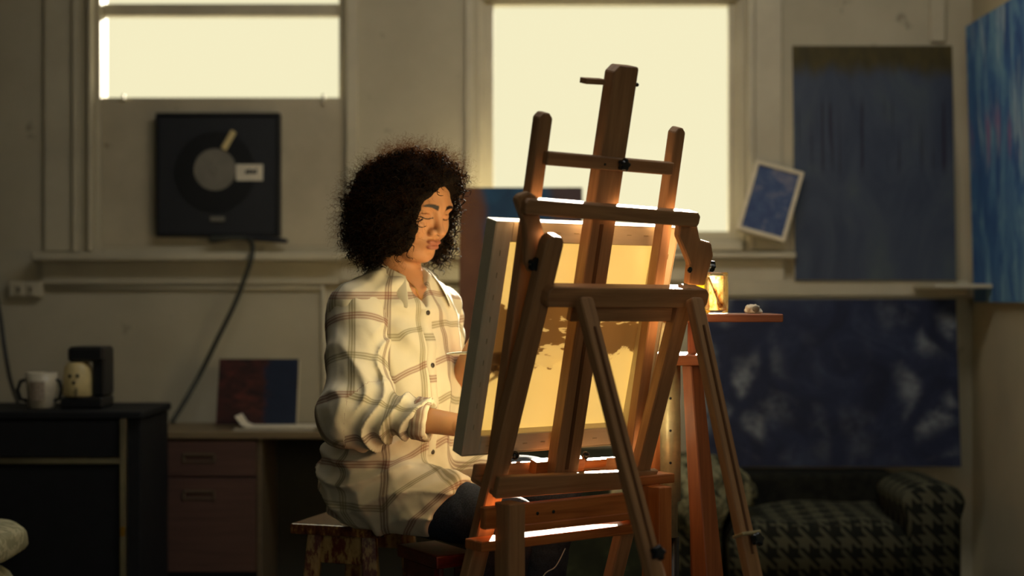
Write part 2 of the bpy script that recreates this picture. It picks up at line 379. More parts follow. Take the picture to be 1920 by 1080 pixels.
# painting: box with cloth face; a = right axis, b = up axis, n = towards viewer
def painting(name, origin, a, b, W, H, th, face_mat, label, side_mat='canvas_edge', cat='painting'):
    n = a.cross(b).normalized(); root = empty(name, origin, label, cat)
    bm = bmesh.new(); obox(bm, origin+a*W/2+b*H/2-n*(th/2+.0015), a, b, n, W, H, th, .002)
    to_obj('stretcher_frame', bm, M[side_mat], root)
    bm = bmesh.new(); uvl = bm.loops.layers.uv.verify()
    e = .001; vs = []
    q = [(e, e), (W-e, e), (W-e, H-e), (e, H-e)]
    f0 = [bm.verts.new(origin+a*x+b*y) for x, y in q]; f1 = [bm.verts.new(origin+a*x+b*y-n*.002) for x, y in q]
    F = [bm.faces.new(f0), bm.faces.new(f1[::-1])]
    for i in range(4): F.append(bm.faces.new((f0[i], f1[i], f1[(i+1) % 4], f0[(i+1) % 4])))
    for f in F:
        for l in f.loops:
            d = l.vert.co-origin; l[uvl].uv = (d.dot(a)/W, d.dot(b)/H)
    bm.normal_update(); me = bpy.data.meshes.new('painted_canvas'); bm.to_mesh(me); bm.free()
    link('painted_canvas', me, M[face_mat], root)
    return root

# ================================================================== ROOM
D = 4.9; XR = 1.585; XL = -3.0; CEIL = 2.75; YB = -2.0
def struct(o): o['kind'] = 'structure'; return o
def pz(py, d=D): return CZ-(py-HY)/FP*d
def pxx(px, d=D): return (px-960)/FP*d
w1 = (pxx(176), pxx(650), pz(462), 2.45)
w2 = (pxx(895), pxx(1396), pz(448), pz(-4))
bm = bmesh.new()
xs = [XL-.2, w1[0], w1[1], w2[0], w2[1], XR+.2]
abox(bm, xs[0], xs[1], D, D+.16, 0, CEIL); abox(bm, xs[2], xs[3], D, D+.16, 0, CEIL); abox(bm, xs[4], xs[5], D, D+.16, 0, CEIL)
abox(bm, w1[0], w1[1], D, D+.16, 0, w1[2]); abox(bm, w1[0], w1[1], D, D+.16, w1[3], CEIL)
abox(bm, w2[0], w2[1], D, D+.16, 0, w2[2]); abox(bm, w2[0], w2[1], D, D+.16, w2[3], CEIL)
struct(to_obj('wall_back', bm, M['wall']))
struct(box_o('wall_right', XR, XR+.15, YB, D, 0, CEIL, M['wall_r'], bev=0))
M['dim_wall'] = paint('dim_wall_paint', '#57513f', '#686049', 2)
struct(box_o('wall_left', XL-.15, XL, YB, D, 0, CEIL, M['dim_wall'], bev=0))
struct(box_o('floor', XL-.15, XR+.15, YB-.15, D+.16, -.1, 0, M['floor'], bev=0))
struct(box_o('ceiling', XL-.15, XR+.15, YB-.15, D+.16, CEIL, CEIL+.1, M['ceiling'], bev=0))
# wall behind the viewer ; its unseen window is added and sized for fill light
FW = (.15, 1.45, .85, 2.45)
bm = bmesh.new()
abox(bm, XL-.15, FW[0], YB-.15, YB, 0, CEIL); abox(bm, FW[1], XR+.15, YB-.15, YB, 0, CEIL)
abox(bm, FW[0], FW[1], YB-.15, YB, 0, FW[2]); abox(bm, FW[0], FW[1], YB-.15, YB, FW[3], CEIL)
struct(to_obj('wall_front', bm, M['dim_wall']))
bm = bmesh.new()
for k in range(3):
    x = FW[0]+(FW[1]-FW[0])*k/2; abox(bm, x-.02, x+.02, YB-.10, YB-.05, FW[2], FW[3])
for z in (FW[2], FW[3]): abox(bm, FW[0], FW[1], YB-.10, YB-.05, z-.02, z+.02)
struct(to_obj('added_fill_window', bm, M['trim']))

# --- window 2 (right, tall)
def window(name, w, sash, rails):
    root = struct(empty(name, V((w[0]+w[1])/2, D, w[2])))
    return root
win2 = struct(empty('window_2', V((w2[0]+w2[1])/2, D, w2[2])))
g = (pxx(925, D+.06), pxx(1366, D+.06), pz(434, D+.06), pz(8, D+.06))
bm = bmesh.new()
for a in ((w2[0], g[0]), (g[1], w2[1])): abox(bm, a[0], a[1], D+.05, D+.09, w2[2], w2[3], .002)
abox(bm, g[0], g[1], D+.05, D+.09, w2[2], g[2], .002); abox(bm, g[0], g[1], D+.05, D+.09, g[3], w2[3], .002)
to_obj('window_frame', bm, M['trim'], win2)
bm = bmesh.new()   # stepped stops on the jambs
for s, x in ((1, w2[0]), (-1, w2[1])):
    abox(bm, x, x+s*.022, D+.018, D+.05, w2[2], w2[3], .002); abox(bm, x, x+s*.010, D+.0, D+.018, w2[2], w2[3], .002)
to_obj('window_stop', bm, M['trim'], win2)
box_o('pane', g[0], g[1], D+.066, D+.070, g[2], g[3], M['glass'], win2, bev=0)
# sill, apron
struct(box_o('trim_1', pxx(870), pxx(1388), D-.05, D+.05, pz(470, D-.05), pz(452, D-.05), M['trim'], bev=.004))
struct(box_o('trim_2', pxx(640), pxx(1485), D-.075, D+.0, pz(484, D-.07), pz(473, D-.07), M['trim'], bev=.003))
struct(box_o('trim_3', pxx(640), pxx(1468), D-.03, D+.0, pz(528, D), pz(486, D), M['trim'], bev=.003))
# casings
def casing(nm, x0, x1, z0, z1, dd):
    struct(box_o(nm, x0, x1, D-dd, D, z0, z1, M['trim'], bev=.004))
casing('trim_4', pxx(1400), pxx(1414), pz(470), CEIL, .022)
casing('trim_5', pxx(1414), pxx(1466), pz(470), CEIL, .012)
casing('trim_6', pxx(872), pxx(888), pz(470), CEIL, .020)
# --- window 1 (left, lower half boarded)
win1 = struct(empty('window_1', V((w1[0]+w1[1])/2, D, w1[2])))
g1 = (pxx(197, D+.06), pxx(636, D+.06))
bm = bmesh.new()
abox(bm, w1[0], g1[0], D+.05, D+.09, w1[2], w1[3], .002); abox(bm, g1[1], w1[1], D+.05, D+.09, w1[2], w1[3], .002)
abox(bm, g1[0], g1[1], D+.04, D+.09, pz(30, D+.05), pz(8, D+.05), .002)
abox(bm, g1[0], g1[1], D+.05, D+.09, 2.40, w1[3], .002)
to_obj('window_frame', bm, M['trim'], win1)
bm = bmesh.new(); abox(bm, w1[0], w1[0]+.02, D+.01, D+.05, w1[2], w1[3], .002); abox(bm, w1[1]-.012, w1[1], D+.01, D+.05, w1[2], w1[3], .002)
to_obj('window_stop', bm, M['trim'], win1)
box_o('pane', g1[0], g1[1], D+.066, D+.070, pz(182, D+.05), 2.40, M['glass'], win1, bev=0)
box_o('boarded_panel', w1[0]+.02, w1[1]-.012, D+.02, D+.05, w1[2], pz(183, D+.02), M['board'], win1, bev=.002)
box_o('window_latch', pxx(603), pxx(608), D+.005, D+.02, pz(196), pz(176), M['trim'], win1, bev=.001)
box_o('window_latch', pxx(228), pxx(232), D+.005, D+.02, pz(190), pz(176), M['trim'], win1, bev=.001)
struct(box_o('trim_7', pxx(62, D-.08), pxx(640, D-.08), D-.10, D+.02, pz(489, D-.1), pz(473, D-.1), M['trim'], bev=.005))
struct(box_o('trim_8', pxx(82), pxx(640), D-.028, D, pz(533), pz(489), M['trim'], bev=.003))
casing('trim_9', pxx(85), pxx(140), pz(472), CEIL, .018)
casing('trim_10', pxx(140), pxx(150), pz(472), CEIL, .034)
casing('trim_11', pxx(168), pxx(176), pz(472), CEIL, .030)
casing('trim_12', pxx(650), pxx(672), pz(472), CEIL, .022)
struct(box_o('trim_13', pxx(1336), pxx(1812), D-.035, D, pz(556), pz(527), M['trim'], bev=.004))   # ledge under the tall painting
struct(box_o('trim_14', pxx(1742), pxx(1770), D-.02, D, pz(80), CEIL, M['trim'], bev=.004))
struct(box_o('baseboard_back', XL, XR, D-.02, D, 0, .14, M['trim'], bev=.003))
# glued conduit and vertical pipe on the wall
tag(tube_o('conduit', [P(86, 541, D-.012), P(345, 540, D-.012), P(604, 540, D-.012)], .0055, M['trim'], sides=10), 'thin painted conduit running level along the wall under the left sill', 'conduit')
tag(tube_o('water_pipe', [P(605, 535, D-.014), P(607, 700, D-.014), V(pxx(607), D-.014, .15)], .007, M['trim'], sides=10), 'thin painted vertical pipe on the wall left of the woman', 'pipe')
jb = empty('outlet_box', P(52, 558, D), 'double wall outlet box at the left end of the thin conduit', 'outlet')
box_o('box', pxx(22), pxx(84), D-.035, D, pz(558), pz(528), M['trim'], jb, bev=.005)
for x in (42, 64):
    b_ = box_o('socket', pxx(x-8), pxx(x+8), D-.040, D-.034, pz(554), pz(533), M['board'], jb, bev=.003)
    box_o('slot', pxx(x-2), pxx(x+2), D-.042, D-.039, pz(548), pz(539), M['black'], b_, bev=.0)

# ================================================================== PAINTINGS AND THINGS ON THE WALL
# tall blue painting standing on the ledge, leaning on the wall
oA = P(1490, 527, D-.045); b = V(.026, .048, .79).normalized()
painting('tall_blue_painting', oA+V(0, -.0, .001), V(1, 0, 0), (V(.0, .045, .81)).normalized(), pxx(1793, 4.86)-pxx(1490, 4.86), .815, .022, 'artA', 'tall dark blue painting with dripping streaks and brownish top, leaning on the wall ledge')
# wide dark blue painting behind the sofa
painting('wide_blue_painting', P(1322, 876, 4.66), V(1, 0, 0), V(0, .10, 1).normalized(), pxx(1803, 4.66)-pxx(1322, 4.66), .555, .03, 'artB', 'wide dark blue painting with pale blocky shapes behind the sofa')
# painting on right wall
painting('bright_blue_painting', V(XR-.03, 4.79, pz(567, 4.79)), V(0, -1, 0), V(-.03, 0, 1).normalized(), .72, .93, .026, 'artC', 'large bright blue painting hung on the right wall')
# small tilted painting with cream border
p0, p1, p3 = P(1380, 441, D-.08), P(1470, 466, D-.10), P(1407, 309, D-.035)
a_ = (p1-p0); W_ = a_.length; a_.normalize(); b_ = (p3-p0); b_ = (b_-a_*b_.dot(a_)); H_ = b_.length; b_.normalize()
sp_ = painting('small_blue_painting', p0+V(.0, -.012, .02), a_, b_, W_, H_, .028, 'artD', 'small tilted blue painting with cream border resting on the right window sill', side_mat='paper')
nn_ = a_.cross(b_).normalized(); oo = p0+V(.0, -.012, .02)
bm = bmesh.new(); e = .013
for (x0, x1, y0, y1) in ((0, W_, 0, e), (0, W_, H_-e, H_), (0, e, e, H_-e), (W_-e, W_, e, H_-e)):
    obox(bm, oo+a_*(x0+x1)/2+b_*(y0+y1)/2+nn_*.004, a_, b_, nn_, x1-x0, y1-y0, .008, .001)
to_obj('picture_frame', bm, M['stretcher'], sp_)
# brown and blue painting leaning on the window wall behind the woman
painting('brown_blue_painting', P(858, 770, 4.55), V(1, 0, 0), V(0, .22, 1).normalized(), pxx(1093, 4.62)-pxx(858, 4.62), .745, .025, 'artE', 'brown and dark blue painting leaning under the right window behind the woman')
# dark green canvas on the right
painting('dark_green_painting', V(1.44, 3.95, .02), V(.0, -1, 0), V(.12, 0, 1).normalized(), .55, .72, .03, 'artG', 'dark green canvas leaning on the right wall beside the sofa')
# small red and navy painting on the desk
painting('red_navy_painting', V(pxx(404, 4.55), 4.55, CZ-239/FP*4.42-.008), V(1, 0, 0), V(0, .28, 1).normalized(), pxx(556, 4.55)-pxx(404, 4.55), .218, .02, 'artF', 'small red and navy painting leaning on the wall on top of the wooden desk')
# black board with disc, in the left window
rb = empty('record_display', P(408, 443, D), 'square black framed display with grey disc and white label in the left window', 'display')
box_o('backing_board', pxx(293, D-.02), pxx(525, D-.02), D-.022, D+.016, pz(444, D-.02), pz(212, D-.02), M['record_card'], rb, bev=.004)
bm = bmesh.new()
x0, x1, z0, z1 = pxx(293, D-.02), pxx(525, D-.02), pz(444, D-.02), pz(212, D-.02)
for (a, b_, c_, d_) in ((x0, x1, z0, z0+.012), (x0, x1, z1-.012, z1), (x0, x0+.012, z0+.012, z1-.012), (x1-.012, x1, z0+.012, z1-.012)): abox(bm, a, b_, D-.030, D-.020, c_, d_, .001)
to_obj('display_frame', bm, M['black'], rb)
dc = V(pxx(403, D-.03), D-.024, pz(322, D-.03))
lathe_o('black_record', dc, [(.138, 0), (.138, .003), (.001, .003)], M['black'], rb, V(0, -1, 0), 64, smooth=False)
dl = lathe_o('grey_disc', dc+V(0, -.0035, pz(318, 4.87)-pz(322, 4.87)), [(.072, 0), (.072, .004), (.02, .0045), (.018, .007), (.002, .007)], M['disc'], rb, V(0, -1, 0), 64, smooth=False)
beam('tone_arm', V(pxx(418, D-.04), D-.034, pz(282, D)), V(pxx(438, D-.04), D-.034, pz(248, D)), Y, .022, .006, M['cream'], rb)
box_o('white_label', pxx(443, D-.03), pxx(493, D-.03), D-.032, D-.029, pz(339, D-.03), pz(308, D-.03), M['paper'], rb, bev=.0005)
bm = bmesh.new()
for i, (xx, ww) in enumerate(((460, 5), (466, 4), (471, 6), (478, 4))): abox(bm, pxx(xx, 4.87), pxx(xx+ww, 4.87), D-.0335, D-.0315, pz(326, 4.87), pz(319-(i % 2)*2, 4.87))
to_obj('label_print', bm, M['black'], rb)
box_o('bottom_sticker', pxx(394, 4.87), pxx(421, 4.87), D-.0325, D-.0275, pz(415, 4.87), pz(406, 4.87), M['disc'], rb, bev=.0005)
# cable from the window down to the desk
pts = []
for px, py in ((392, 449), (430, 446), (468, 450), (473, 475), (463, 510), (440, 570), (408, 635), (376, 700), (345, 755), (322, 792)):
    pts.append(P(px, py, (D-.125 if py < 700 else D-.125-(py-700)/92*.09) if py > 455 else D-.05))
def smoothpts(p, n=6):
    out = []
    for i in range(len(p)-1):
        a, b, c, d = p[max(i-1, 0)], p[i], p[i+1], p[min(i+2, len(p)-1)]
        for k in range(n):
            s = k/n; out.append(.5*((2*b)+(c-a)*s+(2*a-5*b+4*c-d)*s*s+(3*b-a-3*c+d)*s**3))
    out.append(p[-1]); return out
tag(tube_o('power_cable', smoothpts(pts), .0082, M['cable']), 'thick grey cable hanging from the left window sill down to the desk', 'cable')
tag(tube_o('lamp_cord', smoothpts([P(-14, 520, 4.75), P(0, 590, 4.74), P(8, 650, 4.72), P(20, 715, 4.66), P(38, 766, 4.5)]), .0065, M['black']), 'black cord hanging down the wall at the far left edge behind the mug', 'cable')
tag(tube_o('rolled_cloth', smoothpts([P(392, 452, D-.04), P(440, 446, D-.04), P(490, 448, D-.04), P(540, 452, D-.04)]), [.004]+[.009]*17+[.004], M['record_card']), 'dark rolled cloth lying on the left window sill below the black display', 'cloth')

# ================================================================== LEFT FURNITURE
cd = 4.05
cab = empty('black_cabinet', V(pxx(100, cd), cd+.2, 0), 'black cabinet with metal trim at the lower left, mug and coffee maker on top', 'cabinet')
zt = pz(771, cd)
box_o('cabinet_top', pxx(-90, cd), pxx(268, cd+.0), cd-.015, cd+.34, zt-.022, zt, M['cabinet_black'], cab, bev=.004)
box_o('body', pxx(-86, cd), pxx(262, cd), cd+.005, cd+.335, .05, zt-.022, M['cabinet_black'], cab, bev=.003)
box_o('drawer_front', pxx(-80, cd), pxx(226, cd), cd-.010, cd+.006, pz(856, cd), zt-.028, M['cabinet_black'], cab, bev=.002)
box_o('door', pxx(-80, cd), pxx(226, cd), cd-.010, cd+.006, .08, pz(872, cd), M['cabinet_black'], cab, bev=.002)
box_o('rail', pxx(-80, cd), pxx(229, cd), cd-.018, cd+.006, pz(869, cd), pz(858, cd), M['chrome'], cab, bev=.002)
up_ = box_o('metal_upright', pxx(228, cd), pxx(240, cd), cd-.022, cd+.004, .02, pz(784, cd), M['chrome'], cab, bev=.002)
box_o('catch', pxx(230, cd), pxx(239, cd), cd-.028, cd-.021, pz(1003, cd), pz(985, cd), M['brass'], up_, bev=.002)
for xx in (-70, 250):
    for yy in (cd+.03, cd+.33): box_o('foot', pxx(xx, cd)-.02, pxx(xx, cd)+.02, yy-.02, yy+.02, 0, .05, M['black'], cab, bev=.002)
# mug
mc = V(pxx(78, 4.16), 4.16, zt); mg = empty('mug', mc, 'white mug with faint print on the black cabinet', 'mug')
lathe_o('cup', mc, [(.030, 0), (.036, .004), (.043, .06), (.045, .105), (.042, .105), (.040, .06), (.032, .01), (.001, .008)], M['white_cer'], mg)
tube_o('handle', [mc+V(-.038, -.01, .085), mc+V(-.056, -.015, .08), mc+V(-.064, -.018, .055), mc+V(-.056, -.015, .028), mc+V(-.036, -.01, .022)], .0055, M['black'], mg)
tube_o('handle', [mc+V(.038, .0, .085), mc+V(.052, .0, .08), mc+V(.058, .0, .055), mc+V(.052, .0, .028), mc+V(.036, .0, .022)], .0055, M['black'], mg)
bm = bmesh.new()
for k in range(16):   # printed patch following the cup wall
    a0, a1 = [-math.pi/2-.5+j*1.0/16 for j in (k, k+1)]
    q = [bm.verts.new(mc+V(math.cos(a)*.0445, math.sin(a)*.0445, h)) for a, h in ((a0, .025), (a1, .025), (a1, .08), (a0, .08))]
    bm.faces.new(q)
pr = to_obj('printed_patch', bm, plain('faded_print', '#a89884', .5, scale=120, var=.6), mg)
pm = pr.modifiers.new('s', 'SOLIDIFY'); pm.thickness = .001
# coffee maker
cc = V(pxx(164, 4.20), 4.20, zt); cf = empty('coffee_maker', cc, 'black coffee maker with cream jug standing right of the white mug', 'coffee maker')
box_o('base', cc.x-.062, cc.x+.062, 4.135, 4.26, zt, zt+.034, M['black'], cf, bev=.006)
box_o('tower', cc.x+.025, cc.x+.062, 4.16, 4.26, zt+.034, zt+.15, M['black'], cf, bev=.006)
box_o('lid_housing', cc.x-.043, cc.x+.062, 4.145, 4.26, zt+.135, zt+.180, M['black'], cf, bev=.008)
cj = V(cc.x-.020, 4.175, zt+.034)
jug = lathe_o('jug', cj, [(.040, 0), (.044, .004), (.043, .05), (.039, .085), (.030, .1), (.001, .1)], M['cream'], cf)
for dx, dz, r in ((-.011, .062, .0055), (.011, .062, .0055), (0, .042, .006)):
    lathe_o('dark_spot', cj+V(dx, -.0425, dz), [(.001, 0), (r, 0), (r*.7, .003)], M['button'], jug, V(0, -1, 0), 14)
box_o('metal_clip', cj.x+.006, cj.x+.011, 4.1265, 4.132, zt+.036, zt+.062, M['chrome'], jug, bev=.001)
# wooden desk
dd = 4.42; dk = empty('wooden_desk', V(pxx(420, dd), dd+.2, 0), 'brown wooden desk with a drawer pedestal left of the woman', 'desk')
dt = .718
box_o('desk_top', pxx(262, dd), pxx(900, dd), dd-.02, 4.72, dt-.022, dt, M['desk_top'], dk, bev=.003)
box_o('top_rail', pxx(268, dd), pxx(890, dd), dd, dd+.02, pz(824, dd), dt-.022, M['desk_frame'], dk, bev=.002)
box_o('side_panel', pxx(258, dd), pxx(270, dd), dd-.005, 4.71, .0, dt-.022, M['desk_frame'], dk, bev=.002)
box_o('side_panel', pxx(482, dd), pxx(492, dd), dd-.005, 4.71, .0, dt-.022, M['desk_frame'], dk, bev=.002)
box_o('side_panel', pxx(884, dd), pxx(896, dd), dd-.005, 4.71, .0, dt-.022, M['desk_frame'], dk, bev=.002)
box_o('plinth', pxx(270, dd), pxx(482, dd), dd+.05, dd+.07, 0, pz(1074, dd), M['black'], dk, bev=.001)
box_o('back_panel', pxx(492, dd), pxx(884, dd), 4.69, 4.705, .05, dt-.022, plain('kneehole_back', '#2c2b23', .8), dk, bev=.001)
for (ya, yb, hy) in ((826, 893, 857), (896, 1072, 926)):
    dr = box_o('drawer', pxx(272, dd), pxx(481, dd), dd-.012, dd+.3, pz(yb, dd), pz(ya, dd), M['desk'], dk, bev=.003)
    bm = bmesh.new()
    x0, x1 = pxx(345, dd), pxx(405, dd)
    z0 = pz(hy+9, dd); z1 = pz(hy-8, dd)
    abox(bm, x0, x1, dd-.020, dd-.011, z1-.006, z1, .001); abox(bm, x0, x0+.006, dd-.020, dd-.011, z0, z1, .001); abox(bm, x1-.006, x1, dd-.020, dd-.011, z0, z1, .001); abox(bm, x0, x1, dd-.016, dd-.011, z0, z0+.004, .001)
    to_obj('handle', bm, M['desk_frame'], dr)
# trunk on the floor behind the easel
tk = empty('storage_trunk', V(.175, 4.55, 0), 'dark green storage trunk on the floor behind the easel base', 'trunk')
t = NT('trunk_green'); M['trunk'] = t.fin(t.bsdf(t.ramp(t.noise(t.co('Object'), 14, 5, .7), [(.4, lin('#20241a')), (.6, lin('#2c3222')), (.75, lin('#4a5036'))]), .7, spec=.2))
box_o('body', -.088, .438, 4.36, 4.76, .0, .50, M['trunk'], tk, bev=.006)
box_o('lid', -.094, .444, 4.35, 4.77, .503, .632, M['trunk'], tk, bev=.014, seg=3)
for x in (.03, .32):
    lt = box_o('latch', x-.02, x+.02, 4.338, 4.352, .47, .55, M['steel'], tk, bev=.003)
box_o('handle', .12, .23, 4.335, 4.350, .50, .525, M['black'], tk, bev=.004)
# papers on the desk
bm = bmesh.new()
xs_ = np.linspace(0, 1, 14)
for lay in range(3):
    for i in range(13):
        def pt(s, w): 
            h = .002+.004*lay+.035*max(0, .10-s)/.10*(1 if lay == 2 else .0)
            return V(pxx(438, 4.45)+.25*s+.003*lay, 4.43+w*.12+.005*lay, dt+h)
        vs = [bm.verts.new(pt(xs_[i], 0)), bm.verts.new(pt(xs_[i+1], 0)), bm.verts.new(pt(xs_[i+1], 1)), bm.verts.new(pt(xs_[i], 1))]; bm.faces.new(vs)
bmesh.ops.remove_doubles(bm, verts=bm.verts[:], dist=.0001)
pp = to_obj('loose_papers', bm, M['paper']); tag(pp, 'loose white papers with a curled corner on the wooden desk', 'papers'); q = pp.modifiers.new('s', 'SOLIDIFY'); q.thickness = .0015
# pouf bottom left
def superell(cx, cy, z0, z1, rx, ry, e=.45, n=40, m=16, bul=0):
    bm = bmesh.new(); rings = []
    for j in range(m+1):
        ph = -math.pi/2+math.pi*j/m; cz = (z0+z1)/2+(z1-z0)/2*math.copysign(abs(math.sin(ph))**.6, math.sin(ph)); rr = max(abs(math.cos(ph)), .02)**e
        ring = []
        for k in range(n):
            q = 2*math.pi*k/n; r_ = 1+.018*math.sin(7*q+j*.7)+.012*math.sin(3*q-j)
            ring.append(bm.verts.new((cx+rx*rr*r_*math.copysign(abs(math.cos(q))**.7, math.cos(q)), cy+ry*rr*r_*math.copysign(abs(math.sin(q))**.7, math.sin(q)), cz)))
        rings.append(ring)
    for a, b in zip(rings, rings[1:]):
        for k in range(n): bm.faces.new((a[k], a[(k+1) % n], b[(k+1) % n], b[k]))
    bm.faces.new(rings[0][::-1]); bm.faces.new(rings[-1]); return bm
pf = empty('pouf', V(-1.30, 3.45, 0), 'pale green patterned stuffed chair corner at the bottom left edge', 'pouf')
pd = 3.45
to_obj('cushion', superell(pxx(-138, pd), pd, pz(1060, pd)+.004, pz(984, pd), .222, .2), M['pouf'], pf, smooth=True)
to_obj('cushion', superell(pxx(-143, pd), pd, .14, pz(1060, pd)-.004, .222, .2), M['pouf'], pf, smooth=True)
to_obj('base', superell(pxx(-143, pd), pd, .0, .14, .20, .19), M['sofa_dark'], pf, smooth=True)

# ================================================================== SOFA
def sofa_cyl(name, parent, y0, y1, cx, cz, rx, rz, mat, n=36, zb=None):
    """arm: extruded along y, rounded top"""
    bm = bmesh.new(); uvl = bm.loops.layers.uv.verify(); prof = []
    for k in range(n+1):
        q = math.pi*k/n; prof.append((cx+rx*math.cos(q), cz+rz*math.sin(q)))
    prof.append((cx-rx*.86, cz-rz*.9)); prof.append((cx-rx*.84, zb)); prof.append((cx+rx*.84, zb)); prof.append((cx+rx*.86, cz-rz*.9))
    m = len(prof); ys = [y0, y0+.012, y0+.04, y1-.03, y1]; sc_ = [.86, .96, 1, 1, .95]; rings = []
    for y, s in zip(ys, sc_): rings.append([bm.verts.new((cx+(x-cx)*s, y, zb+(z-zb)*(1-(1-s)*.35))) for x, z in prof])
    for a, b in zip(rings, rings[1:]):
        for k in range(m): bm.faces.new((a[k], b[k], b[(k+1) % m], a[(k+1) % m]))
    bm.faces.new(rings[0]); bm.faces.new(rings[-1][::-1])
    bmesh.ops.recalc_face_normals(bm, faces=bm.faces[:])
    return to_obj(name, bm, mat, parent, (X, Z, Y), True)
sf = empty('sofa', V(1.0, 4.35, 0), 'houndstooth upholstered sofa below the wide blue painting', 'sofa')
sx0, sx1 = pxx(1335, 4.2), pxx(1700, 3.85)
AC = pxx(1752, 4.2); AZ = .587-.055
sofa_cyl('armrest', sf, 4.19, 4.52, AC, AZ, .096, .055, M['hound'], zb=.05)
sofa_cyl('armrest', sf, 4.19, 4.52, AC-.70, AZ-.01, .090, .055, M['hound'], zb=.05)
xa, xb = AC-.612, AC-.084
bm = bmesh.new(); N = 24
grid = [[None]*(N+1) for _ in range(N+1)]
def seat_z(u, v):
    e = min(u, 1-u, v*1.0, (1-v))
    return .455+.022*math.sin(math.pi*min(max(u,.001),.999))**.5+.035*v*u-(.04*max(0, 1-e/.07)**2)+.006*math.sin(9*u+4*v)+.03*max(0, u-.8)*v
for i in range(N+1):
    for j in range(N+1):
        u, v = i/N, j/N; grid[i][j] = bm.verts.new((xa+(xb-xa)*u, 4.16+.34*v-.01*math.sin(math.pi*u), seat_z(u, v)))
for i in range(N):
    for j in range(N): bm.faces.new((grid[i][j], grid[i+1][j], grid[i+1][j+1], grid[i][j+1]))
bd = [grid[i][0] for i in range(N+1)]+[grid[N][j] for j in range(1, N+1)]+[grid[i][N] for i in range(N-1, -1, -1)]+[grid[0][j] for j in range(N-1, 0, -1)]
lo = [bm.verts.new((v.co.x, v.co.y, .28)) for v in bd]
for k in range(len(bd)): bm.faces.new((bd[k], lo[k], lo[(k+1) % len(bd)], bd[(k+1) % len(bd)]))
bm.faces.new(lo)
bmesh.ops.recalc_face_normals(bm, faces=bm.faces[:])
to_obj('seat_cushion', bm, M['hound'], sf, (X, Z, Y), True)
box_o('seat_base', xa, xb, 4.17, 4.51, .05, .278, M['hound'], sf, bev=.01, frame=(X, Z, Y), seg=2)
box_o('backrest', xa-.07, xb+.07, 4.53, 4.70, .10, .572, M['sofa_dark'], sf, bev=.02, frame=(X, Z, Y), seg=3)
for xx in (xa-.04, xb+.04):
    for yy in (4.24, 4.60): box_o('foot', xx-.02, xx+.02, yy-.02, yy+.02, 0, .05, M['black'], sf, bev=.002)

# ================================================================== SDF toolkit
def smin(a, b, k): 
    h = np.clip(.5+.5*(b-a)/k, 0, 1); return b*(1-h)+a*h-k*h*(1-h)
def smax(a, b, k): return -smin(-a, -b, k)
def ell(p, c, r, R=None):
    q = p-np.array(c, dtype=np.float32)
    if R is not None: q = q@np.array(R, dtype=np.float32).T
    r = np.array(r, dtype=np.float32); k0 = np.linalg.norm(q/r, axis=-1); k1 = np.linalg.norm(q/(r*r), axis=-1)
    return k0*(k0-1)/np.maximum(k1, 1e-6)
def cap(p, a, b, ra, rb=None):
    rb = ra if rb is None else rb
    a = np.array(a, dtype=np.float32); b = np.array(b, dtype=np.float32); ba = b-a
    h = np.clip(((p-a)@ba)/float(ba@ba), 0, 1)
    return np.linalg.norm(p-a-h[..., None]*ba, axis=-1)-(ra+(rb-ra)*h)
def surfnet(f, lo, hi, h):
    lo = np.array(lo, dtype=np.float32); hi = np.array(hi, dtype=np.float32)
    n = np.ceil((hi-lo)/h).astype(int)+1
    ax = [lo[i]+h*np.arange(n[i], dtype=np.float32) for i in range(3)]
    Vv = np.empty(tuple(n), dtype=np.float32)
    for i in range(0, n[0], 16):
        G = np.stack(np.meshgrid(ax[0][i:i+16], ax[1], ax[2], indexing='ij'), -1); Vv[i:i+16] = f(G)
    S = Vv < 0
    cnt = np.zeros(tuple(n-1), dtype=np.int8)
    for a in (0, 1):
        for b in (0, 1):
            for c in (0, 1): cnt += S[a:n[0]-1+a, b:n[1]-1+b, c:n[2]-1+c]
    act = np.argwhere((cnt > 0) & (cnt < 8)); idx = -np.ones(tuple(n-1), dtype=np.int64); idx[tuple(act.T)] = np.arange(len(act))
    acc = np.zeros((len(act), 3)); num = np.zeros(len(act))
    E = []
    for d in range(3):
        o = [k for k in range(3) if k != d]
        for a in (0, 1):
            for b in (0, 1):
                s = [0, 0, 0]; s[o[0]] = a; s[o[1]] = b; e = list(s); e[d] = 1; E.append((s, e))
    for s, e in E:
        A = act+np.array(s); B = act+np.array(e); va = Vv[tuple(A.T)]; vb = Vv[tuple(B.T)]; m = (va < 0) != (vb < 0)
        t = np.where(m, va/np.where(m, va-vb, 1), 0); pt = A+(B-A)*t[:, None]; acc[m] += pt[m]; num[m] += 1
    vt = lo+acc/num[:, None]*h
    Q = []
    for d in range(3):
        o = [(d+1) % 3, (d+2) % 3]; sl0 = [slice(None)]*3; sl1 = [slice(None)]*3; sl0[d] = slice(0, n[d]-1); sl1[d] = slice(1, n[d])
        cr = S[tuple(sl0)] != S[tuple(sl1)]; w = np.argwhere(cr); w = w[(w[:, o[0]] > 0) & (w[:, o[1]] > 0) & (w[:, o[0]] < n[o[0]]-1) & (w[:, o[1]] < n[o[1]]-1)]
        if not len(w): continue
        ins = S[tuple(w.T)]
        def cell(da, db):
            c = w.copy(); c[:, o[0]] -= da; c[:, o[1]] -= db; return idx[tuple(c.T)]
        q = np.stack([cell(1, 1), cell(0, 1), cell(0, 0), cell(1, 0)], 1); q[~ins] = q[~ins][:, ::-1]; Q.append(q)
    Q = np.concatenate(Q); return vt, Q[(Q >= 0).all(1)]
